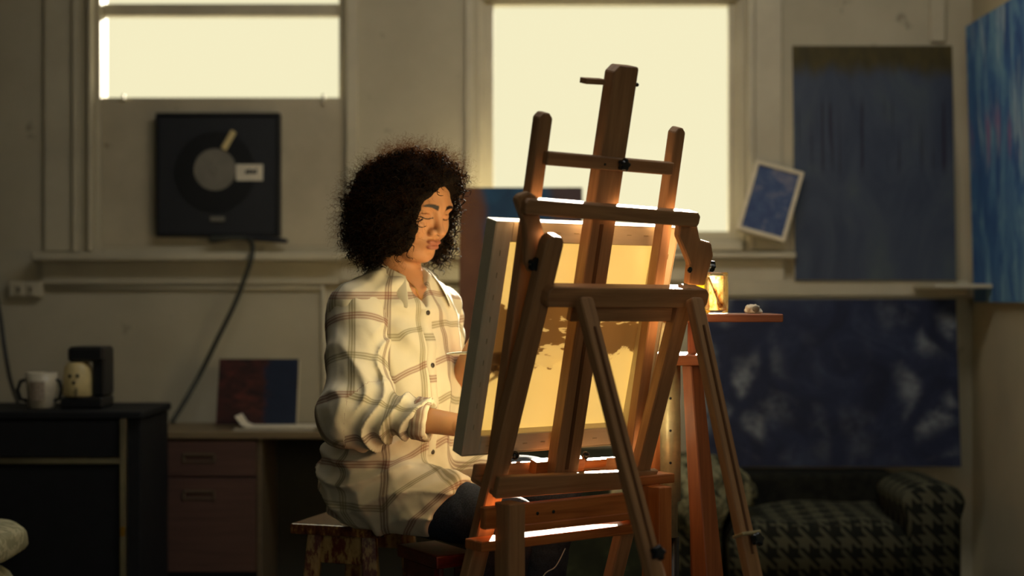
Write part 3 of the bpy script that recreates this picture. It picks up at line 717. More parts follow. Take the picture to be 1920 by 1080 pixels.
def np_mesh(name, v, f, uv=None, attrs=None):
    me = bpy.data.meshes.new(name); me.from_pydata(v.tolist(), [], f.tolist()); me.update()
    if uv is not None:
        lay = me.uv_layers.new(name='UVMap'); lay.data.foreach_set('uv', uv.astype(np.float32).ravel())
    for k, a in (attrs or {}).items():
        at = me.attributes.new(k, 'FLOAT', 'POINT'); at.data.foreach_set('value', a.astype(np.float32))
    return me
def npn(p, s, seed=0):
    """smooth pseudo noise"""
    r = np.random.default_rng(int(seed)); out = 0
    for i in range(5):
        k = r.normal(size=3); k /= np.linalg.norm(k); ph = r.uniform(0, 6); k2 = r.normal(size=3)
        out = out+np.sin((p@(k*s*(1+.5*i)).astype(np.float32))+ph+1.3*np.sin(p@(k2*s*.4).astype(np.float32)))/(1+.5*i)
    return out/3
def A3(*a): return np.array(a, dtype=np.float32)

# the easel's own axes (her brush reaches its canvas)
yw = math.radians(35); ph = math.radians(15)
Bv = V(math.sin(yw), -math.cos(yw), 0); eu = V(math.cos(yw), math.sin(yw), 0)
ev = (Z*math.cos(ph)+Bv*math.sin(ph)).normalized(); en = (Bv*math.cos(ph)-Z*math.sin(ph)).normalized()
EO = P(866, 855, 2.86)
cam = V(0, 0, CZ)
def on(px, py, no):
    """point of the easel's own plane (offset no behind the canvas) seen at px,py"""
    d = P(px, py, 1.0)-cam; o = EO+en*no; t = (o-cam).dot(en)/d.dot(en); return cam+d*t
CW, CH = .470, .482

# ================================================================== WOMAN
yaw, pit, rol = math.radians(50), math.radians(17), math.radians(3)
Hd = A3(*P(771, 388, 3.3))
F0 = A3(math.sin(yaw), -math.cos(yaw), 0); L0 = A3(math.cos(yaw), math.sin(yaw), 0); U0 = A3(0, 0, 1)
hF = F0*math.cos(pit)-U0*math.sin(pit); hU = U0*math.cos(pit)+F0*math.sin(pit); hL = L0*math.cos(rol)+hU*math.sin(rol)*0; 
RH = np.stack([hF, hL, hU])       # local = R @ (p-Hd)
def hl(f, l, u): return Hd+hF*f+hL*l+hU*u
ty = math.radians(50)
tF = A3(math.sin(ty), -math.cos(ty), 0); tL = A3(math.cos(ty), math.sin(ty), 0); tU = A3(0, 0, 1)
RT = np.stack([tF, tL, tU])
Ct = A3(-.27, 3.32, 1.11)
def tl_(f, l, u): return Ct+tF*f+tL*l+tU*u
shN, shF = tl_(.01, -.145, 0), tl_(.01, .14, 0)
elN = A3(*P(672, 768, 3.12)); wrN = A3(*P(858, 797, 3.07))
elF = A3(*P(852, 738, 3.44)); wrF = A3(*P(905, 694, 3.24))
N0, N1 = A3(-.262, 3.325, 1.15), hl(-.022, 0, -.06)
PC = A3(-.289, 3.325, .715)
hipN, hipF = PC-tL*.072+tF*.01+A3(0, 0, -.025), PC+tL*.085+A3(0, 0, -.01)
knN, knF = A3(-.005, 3.05, .648), A3(.10, 3.25, .70)
anN, anF = A3(-.10, 3.0, .10), A3(.02, 3.36, .10)

def head(p):
    q = (p-Hd)@RH.T
    s = np.abs(q[..., 1]); qa = q.copy(); qa[..., 1] = s
    d = ell(q, (-.012, 0, .035), (.094, .074, .088))
    d = smin(d, ell(q, (.030, 0, .02), (.058, .062, .07)), .03)
    d = smin(d, ell(q, (.032, 0, -.035), (.052, .056, .07)), .03)
    d = smin(d, ell(q, (.048, 0, -.078), (.034, .036, .036)), .025)
    d = smin(d, ell(q, (.069, 0, -.096), (.017, .020, .016)), .018)
    d = smin(d, cap(qa, (-.0, .052, -.055), (.055, .024, -.096), .017, .014), .02)    # jaw line
    d = smin(d, ell(qa, (.058, .038, -.030), (.026, .024, .028)), .02)               # cheek
    d = smin(d, cap(qa, (.086, .012, .022), (.078, .042, .022), .008, .007), .016)     # brow ridge
    d = smax(d, -ell(qa, (.101, .031, .002), (.018, .019, .013)), .012)                # eye socket
    d = smin(d, ell(qa, (.0725, .031, -.001), (.0145, .0165, .0125)), .004)            # lidded eye
    d = smin(d, cap(q, (.086, 0, .012), (.103, 0, -.026), .0075, .0085), .012)         # nose bridge
    d = smin(d, ell(q, (.106, 0, -.032), (.0125, .0115, .0100)), .007)                 # tip
    d = smin(d, ell(qa, (.095, .0155, -.036), (.0115, .0085, .0088)), .006)             # wings
    d = smax(d, -ell(qa, (.1035, .0075, -.0425), (.006, .0042, .0045)), .003)          # nostrils
    d = smin(d, ell(q, (.076, 0, -.062), (.021, .026, .020)), .014)                    # mouth mound
    d = smin(d, ell(qa, (.0940, .0070, -.0585), (.0088, .0130, .0060)), .004)          # upper lip
    d = smin(d, ell(q, (.0930, 0, -.0705), (.0090, .0175, .0072)), .004)               # lower lip
    d = smax(d, -ell(q, (.103, 0, -.0640), (.006, .022, .0014)), .003)                 # mouth line
    d = smax(d, -ell(q, (.1, 0, -.0500), (.006, .0035, .007)), .004)                   # philtrum
    d = smax(d, -ell(q, (.093, 0, -.0835), (.008, .016, .006)), .008)                  # under lip
    d = smax(d, -cap(qa, (.0868, .020, .0068), (.078, .044, .0050), .0013), .003)      # lid crease
    d = smin(d, ell(qa, (-.008, .076, -.008), (.016, .008, .030)), .006)               # ears
    return d
def handpts(w, dr, pn, ts, size=1.0, curl=1.0, thumb_curl=.6):
    """returns list of capsules"""
    dr = dr/np.linalg.norm(dr); pn = pn-dr*(pn@dr); pn /= np.linalg.norm(pn); ts = np.cross(dr, pn) if ts > 0 else -np.cross(dr, pn)
    caps = []; L = [(.030, .086, .040, .024, .020), (.010, .092, .044, .028, .021), (-.011, .087, .040, .026, .020), (-.030, .078, .032, .020, .018)]
    for i, (off, m, a, b, c) in enumerate(L):
        k = w+dr*(m*size)+ts*(off*size); caps.append((w+ts*off*.45*size+dr*.012, k, .0125*size, .0105*size))
        ang = 0; p = k; rad = .0088
        for s, da in ((a, .55+.12*i), (b, .85), (c, .6)):
            ang += da*curl; v = dr*math.cos(ang)+pn*math.sin(ang); q = p+v*s*size; caps.append((p, q, rad*size, (rad-.0008)*size)); p = q; rad -= .0009
    t0 = w+dr*.022*size+ts*.022*size; t1 = t0+(ts*.75+dr*.55+pn*.35)*.036*size; t2 = t1+(dr*.9+pn*.55+ts*.05)*.032*size; t3 = t2+(dr*.75+pn*.75-ts*.25)*.024*size
    caps += [(t0, t1, .0135*size, .0105*size), (t1, t2, .0102*size, .0092*size), (t2, t3, .0090*size, .0078*size)]
    return caps
grip = A3(*P(948, 664, 3.08))
dN = A3(.75, -.35, .12); 
hN = handpts(wrN, dN, A3(-.2, .35, -.8), 1, .95, .7)
dF = grip-wrF
hFc = handpts(wrF, dF, A3(.5, .2, -.7), -1, .95, 1.0)
b0, b1 = P(838, 664, 3.20), on(1012, 652, -.040)
tips = (hFc[3][1]+hFc[-1][1])/2                       # between index tip and thumb tip
wrF = (wrF+(np.array(b0.lerp(b1, .62))-tips)).astype(np.float32); hFc = handpts(wrF, dF, A3(.5, .2, -.7), -1, .95, 1.0)
def hand_sdf(p, caps):
    d = None
    for i, (a, b, ra, rb) in enumerate(caps):
        c = cap(p, a, b, ra, rb); d = c if d is None else smin(d, c, .006)
    return d
def body_c(p):
    d = cap(p, N0-A3(0, 0, .03), N1, .050, .049)
    d = smin(d, cap(p, N0+A3(0, 0, -.01), shN+A3(0, 0, -.012), .034, .038), .03); d = smin(d, cap(p, N0+A3(0, 0, -.01), shF+A3(0, 0, -.012), .034, .038), .03)
    q = (p-Ct)@RT.T
    d = smin(d, ell(q, (.008, 0, -.09), (.092, .145, .17)), .04)
    d = smin(d, ell(q, (0, 0, -.26), (.08, .115, .17)), .05)
    d = smin(d, ell((p-PC)@RT.T, (0, 0, 0), (.085, .115, .085)), .05)
    for a, e, w in ((shN, elN, wrN), (shF, elF, wrF)):
        d = smin(d, cap(p, a, e, .033, .033), .03); d = smin(d, cap(p, e, w, .034, .025), .015)
    return d
def neck_f(p):
    d = cap(p, N0-A3(0, 0, .03), N1, .050, .049)
    d = smin(d, cap(p, N0+A3(0, 0, -.01), shN+A3(0, 0, -.012), .034, .038), .03); d = smin(d, cap(p, N0+A3(0, 0, -.01), shF+A3(0, 0, -.012), .034, .038), .03)
    q = (p-Ct)@RT.T; d = smin(d, ell(q, (.008, 0, -.09), (.092, .145, .17)), .04)
    cl = q.copy(); cl[..., 1] = np.abs(cl[..., 1])
    return smin(d, cap(cl, (.072, .02, .040), (.050, .07, .046), .008), .012)      # collar bones
fh = lambda p: smin(head(p), neck_f(p), .018)
vs, fs, off = [], [], 0
parts = [(fh, Hd+A3(-.17, -.17, -.235), Hd+A3(.17, .17, .16), .0021),
         (body_c, A3(-.50, 2.98, .58), A3(.02, 3.52, 1.125), .005),
         (lambda p: smin(hand_sdf(p, hN), cap(p, wrN+(elN-wrN)*.35, wrN, .029, .024), .012), wrN+A3(-.09, -.12, -.13), wrN+A3(.2, .08, .11), .0027),
         (lambda p: smin(hand_sdf(p, hFc), cap(p, wrF+(elF-wrF)*.4, wrF, .028, .024), .012), wrF+A3(-.08, -.22, -.13), wrF+A3(.17, .12, .12), .0027)]
for f, lo, hi, h in parts:
    v, q = surfnet(f, lo, hi, h); vs.append(v); fs.append(q+off); off += len(v)
bv = np.concatenate(vs); bf = np.concatenate(fs)
q = (bv.astype(np.float32)-Hd)@RH.T; s = np.abs(q[:, 1])
def sst(x, a, b): t = np.clip((x-a)/(b-a), 0, 1); return t*t*(3-2*t)
lipm = sst(-np.minimum(ell(np.stack([q[:, 0], s, q[:, 2]], -1), (.094, .007, -.0590), (.016, .0150, .0062)), ell(q, (.094, 0, -.0700), (.016, .0195, .0078))), -.0012, .0012)
bl = -.0
bx = np.clip((s-.012)/.036, 0, 1); bc = .0205+.0065*np.sin(bx*2.3)-.004*bx        # brow arch
brow = (1-sst(np.abs(q[:, 2]-bc), .0040*(1.15-.6*bx), .0060*(1.15-.6*bx)))*sst(s, .009, .014)*(1-sst(s, .046, .052))*(q[:, 0] > .05)
lash = (1-sst(np.abs(q[:, 2]-(-.0072+.0035*((s-.031)/.0165)**2)), .0009, .0022))*(np.abs(s-.031) < .0165)*(q[:, 0] > .06)
nost = (ell(np.stack([q[:, 0], s, q[:, 2]], -1), (.1035, .0075, -.0425), (.007, .0048, .0052)) < .0005)*.7
brow = np.maximum(np.maximum(brow, lash), nost)
# ---- person root
root = empty('person', V(PC[0], PC[1], .604), 'seated woman with curly dark hair and plaid shirt looking down at her canvas', 'person')
me = np_mesh('body', bv, bf, None, {'lip': lipm, 'brow': brow})
body = link('body', me, M['skin'], root, True)

# ---- jeans
def jeans(p):
    d = ell((p-PC)@RT.T, (0, 0, -.02), (.092, .120, .080))
    d = smin(d, cap(p, hipN, knN, .085, .060), .03); d = smin(d, cap(p, hipF, knF, .085, .060), .03)
    d = smin(d, cap(p, knN, anN, .057, .042), .015); d = smin(d, cap(p, knF, anF, .057, .042), .015)
    d = d-.0028*npn(p, 45, 8)-.002*npn(p, 110, 9)
    return smax(d, .607-p[..., 2]-100*sst((p-PC)@A3(.85, -.5, 0), .14, .20), .004) if False else d
# ---- shirt
def ridg(x): return 1-np.abs(np.sin(x))
def folds(p):
    q = (p-Ct)@RT.T
    th = np.arctan2(q[..., 1], q[..., 0])
    a = .0080*npn(p*A3(1, 1, .35), 34, 3)+.0050*npn(p*A3(1, 1, .6), 75, 5)
    a = a+.0080*(ridg(th*5.5+q[..., 2]*6+.8*np.sin(q[..., 2]*14))-.5)*sst(-q[..., 2], .05, .2)
    back = sst(-q[..., 1], .02, .10)*sst(-q[..., 2], .16, .26)
    a = a+back*.015*(ridg(q[..., 2]*42+1.6*np.sin(th*3)+1.2*np.sin(q[..., 2]*17))-.5)
    # pull lines from near shoulder across the chest
    g = p-shN; r = np.linalg.norm(g, axis=-1); an = np.arctan2(g[..., 2], g[..., 0]); a = a+.0055*np.sin(an*13+r*9)*np.exp(-((r-.14)/.08)**2)*sst(r, .05, .12)*sst(q[..., 0], -.03, .04)
    return a
def torso(p, fold=True):
    q = (p-Ct)@RT.T
    d = cap(p, N0+A3(0, 0, .004), shN, .058, .058); d = smin(d, cap(p, N0+A3(0, 0, .004), shF, .058, .055), .03)
    d = smin(d, ell(q, (.012, 0, -.10), (.112, .165, .18)), .04)
    d = smin(d, ell(q, (.022, 0, -.25), (.115, .148, .18)), .05)
    d = smin(d, ell((p-PC)@RT.T, (-.002, 0, .01), (.140, .176, .135)), .05)
    # shirt tails over the thighs
    t1 = cap(p, hipN, knN, .098, .072); t2 = cap(p, hipF, knF, .098, .080)
    along = (p-PC)@A3(.85, -.5, 0); across = (p-PC)@tL
    wob = .010*np.sin(p[..., 2]*60)+.006*np.sin(across*45)
    pl1 = (p-A3(-.185, 3.10, .64))@A3(.80, -.28, -.53)-.012+wob*.4; pl2 = (p-A3(-.055, 3.25, .70))@A3(.93, -.30, -.2)+wob*.5
    t1 = smax(t1, pl1, .006); t2 = smax(t2, pl2, .006)
    d = smin(d, t1, .022); d = smin(d, t2, .022)
    d = smax(d, .606-p[..., 2], .012)
    if fold:
        d = d-folds(p)
        reg = np.minimum(np.maximum(pl1, across), np.maximum(pl2, -across)); d = smin(d, smax(np.maximum(jeans(p)-.006, reg), .606-p[..., 2], .004), .008)
    return d
RR = 10*PER/(2*math.pi)
SL = -.022      # placket sits this far towards the near side
def torso_cut(p):
    d = torso(p); q = (p-Ct)@RT.T
    z = q[..., 2]; w = np.clip((z+.004)*.50, -.05, .046)
    vcut = np.maximum(np.abs(q[..., 1]-SL-.012-z*.10)-w, -(q[..., 0]-.02)); vcut = np.maximum(vcut, -(z-.001))
    d = smax(d, -vcut, .004)
    ax = cap(p, N0+A3(0, 0, .02), N1+A3(0, 0, .1), .050, .054)
    return smax(d, -ax, .005)
v, fq = surfnet(torso_cut, A3(-.56, 3.00, .59), A3(.12, 3.60, 1.24), .0045)
def cyl_uv(v, fq, org, R3, RR):
    q = (v-org)@R3.T; th = np.arctan2(q[:, 1], q[:, 0]); lf = th[fq]; base = lf[:, :1]
    lf = np.where(lf-base > math.pi, lf-2*math.pi, lf); lf = np.where(lf-base < -math.pi, lf+2*math.pi, lf)
    return np.stack([lf*RR, q[:, 2][fq]], -1)
# thigh parts: bend the v coordinate so checks run along the thigh
q = (v-Ct)@RT.T; uv = cyl_uv(v.astype(np.float32), fq, Ct, RT, RR)
fw = np.maximum(0, ((v-PC)@np.array([.86, -.51, 0]))-.10); uv[..., 1] -= (fw*.9)[fq]
shirt = link('shirt', np_mesh('shirt', v, fq, uv.reshape(-1, 2)), M['plaid'], root, True)

def sleeve(name, a, e, w, r0, r1, r2, end, amp, seed):
    """puffy sleeve a->e->towards w, stops at fraction `end` of the forearm"""
    w2 = e+(w-e)*end; u1 = (e-a)/np.linalg.norm(e-a); u2 = (w2-e)/np.linalg.norm(w2-e); L1 = np.linalg.norm(e-a); L2 = np.linalg.norm(w2-e)
    def f(p):
        s1 = np.clip((p-a)@u1, 0, L1); s2 = np.clip((p-e)@u2, 0, L2)
        d1 = cap(p, a, e, r0, r1); d2 = cap(p, e, w2-u2*.004, r1, r2)
        d = smin(d1, d2, .025)
        d = smin(d, ell(p, e+A3(0, 0, -.02)-u2*.0, (r1*1.02, r1*1.0, r1*1.0)), .03)
        g = ridg(s1*34+1.4*np.sin(p[..., 0]*30+seed)+p[..., 2]*8)-.5
        g2 = ridg((s2*62)+1.5*np.sin(p[..., 2]*38+seed)+1.0*np.sin(p[..., 0]*22))-.5
        near_e = np.exp(-(np.linalg.norm(p-e, axis=-1)/.11)**2)
        d = d-amp*(.25+near_e)*g*sst(s1, .02, .1)-amp*g2*sst(s2, .0, .05)-.0050*npn(p, 38, seed)-.0022*npn(p, 90, seed+7)
        d = smax(d, (p-w2)@u2, .004)                                           # cuff opening
        inner = cap(p, e+u2*.05, w2+u2*.06, r2-.006, r2-.006)
        return smax(d, -inner, .003)
    pts = np.stack([a, e, w2]); lo = pts.min(0)-r1-.03; hi = pts.max(0)+r1+.03
    v, fq = surfnet(f, lo, hi, .0042); v32 = v.astype(np.float32)
    # uv: along and around
    d1 = cap(v32, a, e, 0); d2 = cap(v32, e, w2, 0); s2 = (v32-e)@u2; s1 = (v32-a)@u1
    use2 = (d2 < d1)
    side = np.cross(u1, u2); side /= np.linalg.norm(side)
    def ang(p, org, u):
        r = np.cross(side, u); g = p-org; return np.arctan2(g@side, g@r)
    th = np.where(use2, ang(v32, e, u2), ang(v32, a, u1)); al = np.where(use2, L1+s2, s1)
    lf = th[fq]; base = lf[:, :1]; lf = np.where(lf-base > math.pi, lf-2*math.pi, lf); lf = np.where(lf-base < -math.pi, lf+2*math.pi, lf)
    RS = 5*PER/(2*math.pi)
    uv = np.stack([lf*RS+.03, al[fq]], -1)
    return link(name, np_mesh(name, v, fq, uv.reshape(-1, 2)), M['plaid'], shirt, True), w2, u2
slN, cN, uN = sleeve('sleeve', shN+tL*.010+A3(0, 0, -.020), elN+A3(-.004, 0, 0), wrN, .070, .074, .040, .72, .0155, 1.0)
slF, cF, uF = sleeve('sleeve', shF+A3(0, 0, -.008), elF+A3(-.012, 0, .02), wrF, .052, .052, .040, .25, .006, 4.0)
# cuff band on the near sleeve
def cuff(c, u, r, n=40):
    bm = bmesh.new(); u = Vector(u); c = Vector(c); a = u.orthogonal().normalized(); b = u.cross(a)
    prof = [(r-.004, 0), (r+.003, .001), (r+.006, -.012), (r+.005, -.034), (r+.000, -.040), (r-.004, -.03)]
    rings = []
    for rr, h in prof: rings.append([bm.verts.new(c+u*h+(a*math.cos(q)+b*math.sin(q))*(rr+.0022*math.sin(5*q+h*60)+.0015*math.sin(11*q))) for q in [2*math.pi*k/n for k in range(n)]])
    rings.append(rings[0])
    uvl = bm.loops.layers.uv.verify()
    for j, (x, y) in enumerate(zip(rings, rings[1:])):
        for k in range(n):
            f = bm.faces.new((x[k], x[(k+1) % n], y[(k+1) % n], y[k]))
            for l, (kk, jj) in zip(f.loops, ((k, j), (k+1, j), (k+1, j+1), (k, j+1))): l[uvl].uv = (kk/n*.2355, jj*.012)
    bmesh.ops.recalc_face_normals(bm, faces=bm.faces[:]); me = bpy.data.meshes.new('cuff'); bm.to_mesh(me); bm.free(); return me
link('cuff', cuff(cN+uN*.004, uN, .041), M['plaid'], slN, True)
link('cuff', cuff(cF+uF*.004, uF, .040), M['plaid'], slF, True)
# placket and buttons along the front surface
def march(org, dr, f, t0=.30):
    org = np.array(org, dtype=np.float32); dr = np.array(dr, dtype=np.float32); t = t0
    ts = np.linspace(t0, 0, 260, dtype=np.float32); pts = org+dr*ts[:, None]; d = f(pts[None])[0]; k = np.argmax(d < 0); return pts[k]
rows = []
zz = np.linspace(-.005, -.335, 48)
for z in zz:
    lat = SL+.010-.004*z*0+.0015*math.sin(z*55)
    row = []
    for off_ in (-.015, -.012, .012, .015):
        pt = march(tl_(0, lat+off_, z), tF, torso); row.append(pt)
    rows.append(row)
bm = bmesh.new(); uvl = bm.loops.layers.uv.verify(); g = []
for r_, z in zip(rows, zz):
    lift = (.000, .0045, .0045, .000); g.append([(bm.verts.new(Vector(p+tF*l)), o, z) for p, l, o in zip(r_, lift, (-.015, -.012, .012, .015))])
for a, b in zip(g, g[1:]):
    for k in range(3):
        qd = (a[k], b[k], b[k+1], a[k+1]); f = bm.faces.new([x[0] for x in qd])
        for l, x in zip(f.loops, qd): l[uvl].uv = (x[1]*1.0+.02, x[2])
me = bpy.data.meshes.new('placket'); bm.normal_update(); bm.to_mesh(me); bm.free()
pk = link('placket', me, M['plaid'], shirt, True)
for z in (-.012, -.132, -.235, -.325):
    i = int(np.argmin(np.abs(zz-z))); pt = Vector((rows[i][1]+rows[i][2])/2+tF*.0045)
    lathe_o('button', pt, [(.0055, 0), (.0058, .0015), (.0045, .003), (.001, .0022)], M['button'], shirt, Vector(tF), 20)
# chest pocket flap edge omitted where not seen; collar: two leaves round the neck
def collar():
    n = 40; rows_ = []
    for i in range(n+1):
        s = i/n*2-1                                # -1 near front tip .. 0 back .. 1 far front tip
        q = s*math.radians(134); # angle from the back
        dirv = -tF*math.cos(q)+tL*math.sin(q)
        fr = max(0, (abs(s)-.45)/.55)
        c0 = N0+A3(0, 0, .0)+tF*.004
        rad_t = .060+.002*fr; 
        top = c0+dirv*rad_t+tU*(.068-.036*fr**1.3)+tF*.016*fr
        fall = .050+.030*fr**1.4
        low = c0+dirv*(rad_t+.020+.020*fr)+tU*(.068-.036*fr**1.3-fall)+tF*(.016*fr+.012*fr)
        mid = (top+low)/2+dirv*.010
        st = c0+dirv*(rad_t-.004)+tU*(.020-.034*fr)+tF*.012*fr
        crk = .003*math.sin(s*17); mid = mid+dirv*crk; low = low+dirv*crk*1.3
        if s in (-1., 1.): pass
        rows_.append((st, (st+top)/2, top, top+dirv*.004-tU*.001, mid, low))
    bm = bmesh.new(); uvl = bm.loops.layers.uv.verify(); g = [[bm.verts.new(Vector(p)) for p in r] for r in rows_]
    for i in range(n):
        for k in range(5):
            f = bm.faces.new((g[i][k], g[i+1][k], g[i+1][k+1], g[i][k+1]))
            for l, (ii, kk) in zip(f.loops, ((i, k), (i+1, k), (i+1, k+1), (i, k+1))): l[uvl].uv = (ii/n*.36+.01, kk*.016+.03)
    bm.normal_update(); me = bpy.data.meshes.new('collar'); bm.to_mesh(me); bm.free(); return me
co_ = link('collar', collar(), M['plaid'], shirt, True)
sd = co_.modifiers.new('s', 'SOLIDIFY'); sd.thickness = .0025; sd.offset = 0
sb = co_.modifiers.new('b', 'SUBSURF'); sb.levels = sb.render_levels = 2
# necklace
tube_o('necklace', smoothpts([Vector(march(tl_(0, l, z), tF, fh)+tF*.001) for l, z in ((-.035, .085), (-.020, .045), (-.006, .022), (.008, .026), (.03, .07))]), .0009, M['brass'], root, 6)
# ---- jeans
def jeans2(p):
    d = jeans(p); al = (p-PC)@A3(.86, -.51, 0)
    cut = .607-p[..., 2]-sst(al, .10, .17)*1.0
    return smax(d, cut, .006)
v, fq = surfnet(jeans2, A3(-.49, 2.90, .06), A3(.20, 3.55, .84), .0062)
link('jeans', np_mesh('jeans', v, fq), M['denim'], root, True)
for an, dx in ((anN, A3(.8, -.6, 0)), (anF, A3(.8, -.6, 0))):
    fsh = lambda p, an=an, dx=dx: smax(smin(smin(cap(p, an*A3(1, 1, 0)+A3(0, 0, .045)-dx*.03, an*A3(1, 1, 0)+A3(0, 0, .035)+dx*.13, .044, .036), cap(p, an, an-A3(0, 0, .03), .044), .03), cap(p, an, an+A3(0, 0, .01), .04), .02), -p[..., 2]+.002, .004)
    v, fq = surfnet(fsh, A3(an[0]-.12, an[1]-.17, -.01), A3(an[0]+.2, an[1]+.1, .17), .006)
    link('shoe', np_mesh('shoe', v, fq), M['black'], root, True)

# ---- hair
def hair_sdf(p):
    q = (p-Hd)@RH.T
    c = A3(*P(753, 387, 3.31)); w = p-c
    d = ell(w, (0, 0, .004), (.116, .115, .110))
    d = smin(d, ell(w, (-.020, .0, -.055), (.098, .100, .075)), .05)
    d = smin(d, ell(w, (.055, .055, -.04), (.055, .05, .085)), .03)
    d = smin(d, ell(q, (.018, 0, .072), (.088, .086, .058)), .03)
    # face opening (head-local)
    op = ell(q, (.108, .004, -.034), (.085, .0560, .112))
    d = smax(d, -op, .012)
    nk = ell(q, (.06, -.01, -.14), (.085, .07, .05)); d = smax(d, -nk, .012)
    return d-.006*npn(p, 85, 2)-.003*npn(p, 190, 4)
v, fq = surfnet(hair_sdf, Hd+A3(-.19, -.17, -.16), Hd+A3(.17, .19, .15), .0042)
hair = link('hair', np_mesh('hair', v, fq), M['hair'], root, True)
def strands(starts, outd, n, length, rad, hel_r, hel_t, drop, thick, seed, cone=.35, sides=4):
    r = np.random.default_rng(seed); S = len(starts); t = np.linspace(0, 1, n)[None, :, None]
    L = length*(.6+.8*r.random((S, 1, 1))); o = outd[:, None, :]+r.normal(size=(S, 1, 3))*cone; o /= np.linalg.norm(o, axis=-1, keepdims=True)
    g = np.array([0, 0, -1.0])[None, None]
    P_ = starts[:, None, :]+o*L*t*(1-drop*.5*t)+g*L*drop*t**1.6
    T = np.gradient(P_, axis=1); T /= np.linalg.norm(T, axis=-1, keepdims=True)
    ref = r.normal(size=(S, 1, 3)); a = np.cross(T, ref); a /= np.linalg.norm(a, axis=-1, keepdims=True); b = np.cross(T, a)
    ph = r.random((S, 1, 1))*6.28; tr = hel_t*(.7+.6*r.random((S, 1, 1)))*L/length; an = ph+2*math.pi*tr*t
    hr = hel_r*(.6+.8*r.random((S, 1, 1)))*np.minimum(1, t*3+.2)
    Q = P_+hr*(a*np.cos(an)+b*np.sin(an))
    T = np.gradient(Q, axis=1); T /= np.linalg.norm(T, axis=-1, keepdims=True)+1e-9; ref = o+0*T; a = np.cross(T, ref); a /= np.linalg.norm(a, axis=-1, keepdims=True)+1e-9; b = np.cross(T, a)
    th = thick*(1-.6*t)
    rings = np.stack([Q+th*(a*math.cos(w)+b*math.sin(w)) for w in [2*math.pi*k/sides for k in range(sides)]], 2)   # S,n,sides,3
    vv = rings.reshape(-1, 3); base = (np.arange(S)[:, None, None]*n+np.arange(n-1)[None, :, None])*sides; k = np.arange(sides)[None, None]; k2 = (k+1) % sides
    ff = np.stack([base+k, base+k2, base+sides+k2, base+sides+k], -1).reshape(-1, 4); return vv, ff
# sample starts on the hair surface
nrm = np.zeros_like(v); tri = v[fq]; fn = np.cross(tri[:, 2]-tri[:, 0], tri[:, 3]-tri[:, 1]); fn /= np.linalg.norm(fn, axis=1, keepdims=True)+1e-9
fc = tri.mean(1); qf = (fc-Hd)@RH.T
facey = (ell(qf.astype(np.float32), (.105, .004, -.034), (.110, .073, .128)) < .0) | (ell(qf.astype(np.float32), (.06, -.01, -.14), (.095, .08, .06)) < 0)
okf = np.where(~facey & (qf[:, 2] > -.17))[0]
pick = rng.choice(okf, 1500, replace=False)
cv, cf_ = strands(fc[pick]-fn[pick]*.006, fn[pick], 26, .034, 0, .0062, 1.6, .45, .0017, 3, .5)
link('curls', np_mesh('curls', cv, cf_), M['hair'], hair, True)
pick = rng.choice(okf, 3800); 
cv, cf_ = strands(fc[pick]-fn[pick]*.004, fn[pick], 16, .050, 0, .0036, 2.6, .12, .00036, 5, .55, 3)
link('frizz', np_mesh('frizz', cv, cf_), M['frizz'], hair, True)
# curls falling beside the face
st, od = [], []
for (f_, l_, u_) in ((.070, -.058, .074), (.080, -.040, .084), (.092, .02, .084), (.084, .042, .074), (.078, .056, .05), (.072, .062, .03), (.068, .066, .005), (.066, .068, -.02), (.062, .070, -.045), (.06, .070, -.07)):
    for k in range(3):
        st.append(hl(f_, l_, u_)+rng.normal(size=3)*.004); od.append((hF*.35+hL*.45-hU*.6) if l_ > .03 else (hF*.12-hL*.6-hU*.5) if l_ < -.045 else (hF*.6+hL*(.3 if l_ > 0 else -.5)+hU*.1))
cv, cf_ = strands(np.array(st), np.array(od), 34, .030, 0, .0065, 1.9, .7, .0017, 9, .25)
cm_ = bpy.data.objects['curls'].data; m2 = np_mesh('tmp2', cv-np.array(wloc(hair)), cf_); bm = bmesh.new(); bm.from_mesh(cm_); bm.from_mesh(m2); bm.to_mesh(cm_); bm.free()
for p in cm_.polygons: p.use_smooth = True

# ================================================================== STOOLS UNDER HER
zs = .604
def leg4(name, root, top, bot, w, mat, wt=None):
    wt = wt or w; bm = bmesh.new(); r = []
    for c, ww in ((top, wt), (bot, w)):
        r.append([bm.verts.new((c[0]+sx*ww/2, c[1]+sy*ww/2, c[2])) for sx, sy in ((-1, -1), (1, -1), (1, 1), (-1, 1))])
    for k in range(4): bm.faces.new((r[0][k], r[1][k], r[1][(k+1) % 4], r[0][(k+1) % 4]))
    bm.faces.new(r[0]); bm.faces.new(r[1][::-1]); bmesh.ops.recalc_face_normals(bm, faces=bm.faces[:]); bmesh.ops.bevel(bm, geom=bm.edges[:], offset=.003, segments=1, affect='EDGES')
    return to_obj(name, bm, mat, root, (Z, X, Y))
e1 = V(.952, -.306, 0); e2 = V(.306, .952, 0); A0 = V(-.523, 3.348, 0)
cen = A0+e1*.115+e2*.16
s1 = empty('weathered_stool', cen, 'worn varnished wooden stool with peeling red and yellow paint under the woman, left one', 'stool')
bm = bmesh.new(); obox(bm, cen+V(0, 0, zs-.0155), e1, e2, Z, .23, .32, .025, .005, 2); to_obj('seat', bm, M['seat'], s1, (e2, e1, Z))
def sp1(a, b, z): v = cen+e1*a+e2*b; return (v.x, v.y, z)
for a in (-1, 1):
    for b in (-1, 1): leg4('leg', s1, sp1(.068*a, .115*b, zs-.0282), sp1(.115*a, .145*b, 0), .046, M['weather'], .036)
for b in (-1, 1):
    bm = bmesh.new(); obox(bm, cen+e2*.117*b+V(0, 0, zs-.064), e1, e2, Z, .115, .016, .068, .002); to_obj('apron', bm, M['weather'], s1, (e1, Z, e2))
